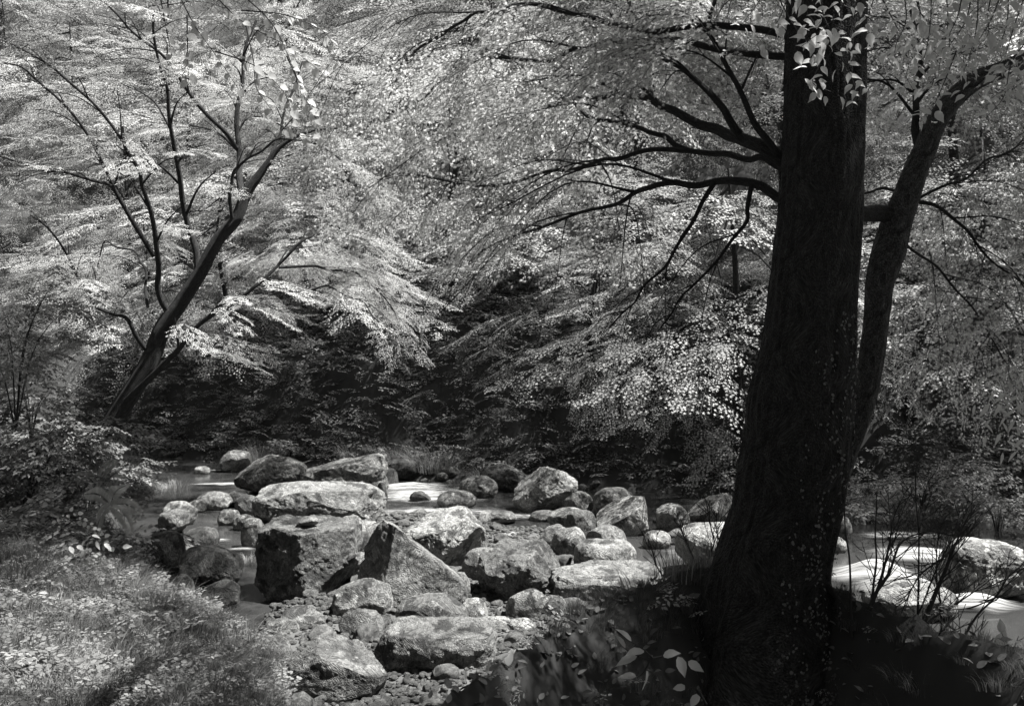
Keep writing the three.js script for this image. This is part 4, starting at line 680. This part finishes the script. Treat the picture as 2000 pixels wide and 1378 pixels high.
cover('undergrowth', 'dark creepers and shrubs covering the steep far bank', [...herbs.star, ...herbs.oval, ...herbs.fine], M.leaf, 7000, 56, (r) => { const x = -14 + 28 * r(), d = farEdge(x) + 0.2 + 5 * r(); return [x, d]; }, { s0: 0.9, s1: 2.0, lift: 0.4, tone: 0.4 });
cover('slope_undergrowth', 'undergrowth covering the hillside between the trees', B.maple.slice(0, 2), M.leaf, 700, 57, (r) => { const x = -34 + 68 * r(), d = farEdge(x) + 4 + 34 * r(); return [x, d]; }, { s0: 0.7, s1: 1.5, lift: 0.5, tone: 0.75 });

// ---------------------------------------------------------------- shrubs and leafy plants
function shrub(name, label, px, py, d, R, H, n, kind, seed, { tone = 0.85, s0 = 0.7, s1 = 1.2, stems = 6, cat = 'shrub', mat = M.leaf } = {}) {
  const r = rng(seed), c = P(px, py, d), base = V(c.x, Math.min(c.y, Math.max(c.y - 0.8, ground(c.x, d))), -d), t = thing(name, label, cat, base), tips = [], gs = [];
  for (let k = 0; k < stems; k++) { const a = r() * 6.283, q = R * lerp(0.3, 0.9, r()), e = base.clone().add(V(Math.cos(a) * q, H * lerp(0.6, 1, r()), Math.sin(a) * q)), m = base.clone().lerp(e, 0.5).add(V(-Math.cos(a) * q * 0.2, H * 0.12, -Math.sin(a) * q * 0.2)); part(t, 'stem', tube([base, m, e], [0.012, 0.008, 0.003], { sides: 5, seg: 8 }), M.twig); for (let j = 0; j < n / stems; j++) { const f = lerp(0.35, 1, r()), p = f < 0.5 ? base.clone().lerp(m, f * 2) : m.clone().lerp(e, f * 2 - 1), b = r() * 6.283; tips.push({ p: p.add(V(Math.cos(b) * R * 0.25, (r() - 0.4) * 0.2 * H, Math.sin(b) * R * 0.25)), dir: V(Math.cos(b), 0.2 - 0.4 * r(), Math.sin(b)) }); } }
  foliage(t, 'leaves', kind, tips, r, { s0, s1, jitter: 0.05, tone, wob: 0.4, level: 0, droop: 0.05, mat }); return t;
}
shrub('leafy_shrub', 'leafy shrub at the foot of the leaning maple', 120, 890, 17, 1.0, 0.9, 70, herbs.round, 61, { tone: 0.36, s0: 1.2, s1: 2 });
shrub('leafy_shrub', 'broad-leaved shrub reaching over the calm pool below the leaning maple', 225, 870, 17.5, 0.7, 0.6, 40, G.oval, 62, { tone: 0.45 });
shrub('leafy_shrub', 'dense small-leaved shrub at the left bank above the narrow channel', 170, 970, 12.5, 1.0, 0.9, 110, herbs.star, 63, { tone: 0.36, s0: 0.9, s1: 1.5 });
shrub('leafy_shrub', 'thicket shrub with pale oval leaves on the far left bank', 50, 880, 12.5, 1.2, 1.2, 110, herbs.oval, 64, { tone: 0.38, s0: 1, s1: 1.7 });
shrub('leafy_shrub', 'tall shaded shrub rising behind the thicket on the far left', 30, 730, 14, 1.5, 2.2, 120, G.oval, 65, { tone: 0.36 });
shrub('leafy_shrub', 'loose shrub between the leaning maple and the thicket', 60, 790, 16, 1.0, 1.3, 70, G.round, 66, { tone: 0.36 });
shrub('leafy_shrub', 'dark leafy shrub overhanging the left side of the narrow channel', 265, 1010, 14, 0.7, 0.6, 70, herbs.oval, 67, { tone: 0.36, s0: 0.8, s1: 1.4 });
shrub('leafy_shrub', 'pale leafy shrub in the shadow below the far maples right of the trunk', 1800, 900, 17.6, 1.3, 0.8, 70, herbs.star, 68, { s0: 1.2, s1: 2, tone: 0.5 });
shrub('leafy_shrub', 'small pale shrub close behind the trunk on the far bank', 1700, 945, 17.8, 0.7, 0.5, 40, herbs.round, 69, { tone: 0.5, s0: 1, s1: 1.6 });
shrub('leafy_shrub', 'dark shrub at the right end of the far bank', 1950, 960, 16.5, 1.2, 0.9, 70, herbs.oval, 70, { s0: 1, s1: 1.7, tone: 0.4 });
// plants whose leaves can be told apart
function leafPlant(name, label, px, py, d, stems, kind, size, gap, seed, o = {}) {
  const r = rng(seed), t = thing(name, label, o.cat ?? 'plant', P(px, py, d));
  for (const s of stems) leafyTwig(t, r, s.map(([x, y, e]) => [x, y, e ?? d]), o.w ?? 0.004, kind, size, gap, o); return t;
}
leafPlant('pale_leaf_plant', 'sprig of pale rounded leaves arching over the dark left bank', 110, 1060, 9.5, [[[100, 1030], [140, 1000], [170, 1020], [205, 1050]], [[110, 1040], [150, 1015], [190, 1040], [210, 1075]]], 'round', 0.028, 0.045, 71, { side: 1, hang: 0.2 });
leafPlant('bramble', 'bramble stems with large pointed leaves hanging over the dark pool', 140, 1090, 8.8, [[[110, 1070], [150, 1065], [190, 1090], [225, 1120]], [[120, 1085], [150, 1090], [175, 1120]], [[170, 1040], [200, 1060], [245, 1070]]], 'oval', 0.048, 0.075, 72, { mat: M.leaf, side: 0.8, hang: 0.4 });
leafPlant('pale_leaf_plant', 'clump of long pale leaves among the herbs of the left bank', 90, 1210, 7.6, [[[60, 1190], [90, 1175], [120, 1185], [140, 1210]], [[70, 1200], [50, 1180], [30, 1200]], [[100, 1170], [95, 1150], [100, 1130]]], 'oval', 0.04, 0.07, 73, { side: 1, hang: 0.2 });
leafPlant('pale_leaf_plant', 'pale upright sprig beside the low herbs at the left', 30, 1010, 9.8, [[[0, 1010], [30, 1000], [55, 1020]], [[5, 1030], [40, 1025], [60, 1050]]], 'round', 0.03, 0.05, 74, { side: 1, hang: 0.2 });
leafPlant('shaded_plant', 'low plant with a fan of long leaves catching light on the dark near bank', 1270, 1290, 3.6, [[[1275, 1285], [1320, 1278], [1350, 1295]], [[1275, 1285], [1250, 1262], [1225, 1250]], [[1270, 1290], [1235, 1275], [1215, 1262]], [[1270, 1290], [1255, 1315], [1240, 1325]]], 'oval', 0.045, 0.05, 75, { mat: M.leaf, side: 0.5, hang: 0.1 });
leafPlant('shaded_plant', 'single drooping leaf stem at the bottom of the dark near bank', 1330, 1360, 3.2, [[[1380, 1375], [1360, 1345], [1330, 1345]]], 'round', 0.03, 0.08, 76, { mat: M.leaf, hang: 0.6 });
leafPlant('shaded_plant', 'broad-leaved plant at the low dark end of the near bank', 960, 1320, 4.0, [[[900, 1345], [950, 1320], [1000, 1300]], [[920, 1360], [960, 1345], [1010, 1330]], [[880, 1370], [900, 1360], [930, 1365]]], 'oval', 0.035, 0.05, 77, { mat: M.leaf, hang: 0.2 });
leafPlant('feathery_plant', 'plant with rows of long narrow leaves at the right edge above the water', 1980, 830, 6.8, [[[2010, 820], [1960, 790], [1900, 790]], [[2010, 830], [1965, 815], [1905, 825]], [[2010, 860], [1970, 845], [1920, 850]], [[2010, 800], [1980, 770], [1940, 765]], [[2010, 880], [1985, 880], [1935, 885]]], 'narrow', 0.055, 0.045, 78, { mat: M.leaf, side: 1.1, hang: 0.15 });
leafPlant('broad_leaf_plant', 'broad upright leaves at the right edge over the bright boulders', 1960, 1290, 4.6, [[[1990, 1310], [1950, 1280], [1925, 1240]], [[2000, 1290], [1970, 1260], [1950, 1220]], [[1990, 1330], [1940, 1320], [1890, 1320]]], 'oval', 0.06, 0.09, 79, { mat: M.leaf, side: 0.6, hang: 0.2 });
// fern fronds on the dark left bank
function fern(label, px, py, d, fronds, seed) {
  const r = rng(seed), t = thing('fern', label, 'fern', P(px, py, d));
  for (const f of fronds) { const b = newBag(), pts = f.map(([x, y]) => P(x, y, d + (r() - 0.5) * 0.3).sub(t.position)), c = new THREE.CatmullRomCurve3(pts); for (let i = 0; i < 34; i++) { const q = (i + 1) / 34, p = c.getPoint(q), dd = c.getTangent(q), o = dd.clone().cross(V(0, 0.5, 1)).normalize(), L = 0.032 * Math.sin(Math.PI * lerp(0.12, 0.98, q)) + 0.012; for (const s of [-1, 1]) { const ld = dd.clone().multiplyScalar(0.5).addScaledVector(o, s).normalize(); leaf(b, 'narrow', p.clone().addScaledVector(ld, L), ld, V(0.1 * r(), 1, 0.6), L, lerp(0.8, 1.1, r())); } } const m = shade(new THREE.Mesh(bagGeo(b), M.leaf)); m.name = 'frond'; t.add(m); }
}
fern('dark fern with drooping fronds on the left bank above the pool', 220, 1010, 10.5, [[[215, 985], [235, 1000], [250, 1025], [255, 1055]], [[215, 985], [200, 1000], [190, 1025]], [[215, 985], [245, 985], [275, 1000]], [[215, 985], [225, 960], [250, 945]], [[215, 985], [190, 965], [165, 965]]], 81);
fern('small fern beside the pale rounded sprig on the left bank', 200, 940, 12.5, [[[190, 950], [215, 935], [250, 940]], [[190, 950], [205, 915], [230, 900]], [[190, 950], [165, 930], [140, 935]], [[190, 950], [220, 955], [245, 975]]], 82);
// ---------------------------------------------------------------- bare twigs in front of the right-hand water
function bareShrub(label, stems, seed, kids = 9) {
  const r = rng(seed), t = thing('bare_shrub', label, 'shrub', P(stems[0][0][0][0], stems[0][0][0][1], stems[0][0][0][2]));
  for (const [path, w] of stems) { const gs = []; hero(gs, [], r, path, w, 2, { kids, len: 0.32, level: 2, droop: -0.1, sides: 6, along: 0, lump: 0.1, from: 0.2 }); part(t, 'stem', mergeGeometries(gs), M.twig); }
}
bareShrub('bare forked shrub standing before the white cascade', [[[[1690, 1260, 5], [1715, 1150, 5], [1738, 1060, 5], [1758, 980, 5]], 12], [[[1715, 1150, 5], [1760, 1060, 5.1], [1830, 1035, 5.2]], 7]], 91, 8);
bareShrub('taller bare shrub slanting right in front of the speckled white boulder', [[[[1795, 1240, 5], [1840, 1130, 5], [1868, 1060, 5], [1905, 985, 5]], 13], [[[1800, 1230, 5], [1850, 1190, 5], [1925, 1140, 5]], 7], [[[1868, 1060, 5], [1800, 1120, 5], [1760, 1200, 5]], 6]], 92, 9);
bareShrub('thin bare twigs crossing behind the taller shrub', [[[[1790, 1250, 5.3], [1795, 1100, 5.3], [1790, 980, 5.3], [1795, 880, 5.3]], 5], [[[1840, 1250, 5.3], [1830, 1140, 5.3], [1835, 1040, 5.3]], 5], [[[1880, 1250, 5.3], [1950, 1160, 5.3], [2000, 1100, 5.3]], 6], [[[1760, 1240, 5.3], [1830, 1110, 5.3], [1890, 1030, 5.3]], 5]], 93, 7);
bareShrub('single straight cane just right of the trunk', [[[[1672, 1290, 5], [1662, 1160, 5], [1652, 1040, 5], [1650, 950, 5]], 7]], 94, 1);
bareShrub('second straight cane beside the forked shrub', [[[[1704, 1280, 5.1], [1706, 1150, 5.1], [1710, 1040, 5.1], [1712, 960, 5.1]], 7]], 95, 1);
bareShrub('low bare twigs over the bright waterside boulders', [[[[1840, 1370, 4.6], [1890, 1340, 4.6], [1960, 1300, 4.6], [2010, 1290, 4.6]], 7], [[[1850, 1360, 4.6], [1880, 1300, 4.6], [1900, 1250, 4.6]], 5], [[[1780, 1340, 4.6], [1800, 1280, 4.6], [1850, 1230, 4.6]], 5]], 96, 7);
bareShrub('dry seed stalks left of the trunk before the bright boulder', [[[[1370, 1130, 5.9], [1350, 1080, 5.9], [1330, 1030, 5.9]], 4], [[[1380, 1120, 5.9], [1395, 1060, 5.9], [1385, 980, 5.9]], 4], [[[1300, 1140, 5.7], [1280, 1100, 5.7], [1270, 1060, 5.7]], 3], [[[1400, 1110, 5.9], [1405, 1060, 5.9], [1400, 1000, 5.9]], 3]], 97, 4);
{
  const r = rng(99), t = thing('dead_branch', 'small bleached dead branch lying on the stones of the side channel', 'branch', P(1300, 1020, 16.5)), gs = [];
  hero(gs, [], r, [[1275, 1018, 16.5], [1310, 1030, 16.4], [1325, 1015, 16.4], [1355, 985, 16.4]], 6, 2, { kids: 5, len: 0.5, level: 1, droop: -0.2, sides: 6, along: 0 }); part(t, 'wood', mergeGeometries(gs), M.barkPale);
  const u = thing('stub_root', 'crooked dark root stub on the right side of the big trunk', 'root', P(1615, 1150, 5.2)); part(u, 'wood', tube([P(1605, 1140, 5.2), P(1622, 1150, 5.1), P(1628, 1162, 5.1), P(1618, 1185, 5.2), P(1612, 1205, 5.2)], [0.02, 0.018, 0.016, 0.018, 0.02], { sides: 8, lump: 0.2 }), M.bark);
}
{
  // small-leaved creeper climbing the big trunk
  const r = rng(1212), g = new THREE.Group(); g.name = 'creeper'; g.userData = { kind: 'stuff', label: 'small-leaved creeper clinging to the lower right of the big trunk', category: 'creeper' }; scene.add(g);
  const L = [[], []], T = [[], []], cx = table([-500, 120, 430, 680, 860, 950, 1090, 1250, 1420], [1635, 1612, 1600, 1578, 1556, 1545, 1512, 1492, 1480]), cw = table([-500, 120, 430, 680, 860, 950, 1090, 1250, 1420], [130, 154, 160, 180, 202, 210, 222, 300, 420]);
  for (let i = 0; i < 1100; i++) {
    const py = 1330 - 720 * Math.pow(r(), 1.7), a = 0.2 + 1.5 * r(), D = 5.3, R = cw(py) * D / F / 2 * 1.04; if (noise(a * 3, py * 0.012, 4) < -0.05) continue;
    const c = P(cx(py), py, D), o = V(Math.cos(a), 0, Math.sin(a)), k = i % 2; L[k].push(frame(c.addScaledVector(o, R), V((r() - 0.5), -0.8 + 0.6 * r(), (r() - 0.5) * 0.5), o.clone().add(V((r() - 0.5) * 0.9, 0.5, (r() - 0.5) * 0.9)), 0.009 * lerp(0.6, 1.5, r()))); T[k].push(lerp(0.3, 0.5, r()));
  }
  scatter(g, 'leaves', one.oval[0], M.leaf, L[0], T[0]); scatter(g, 'leaves', one.round[1], M.leaf, L[1], T[1]);
}
renderer.render(scene, camera);
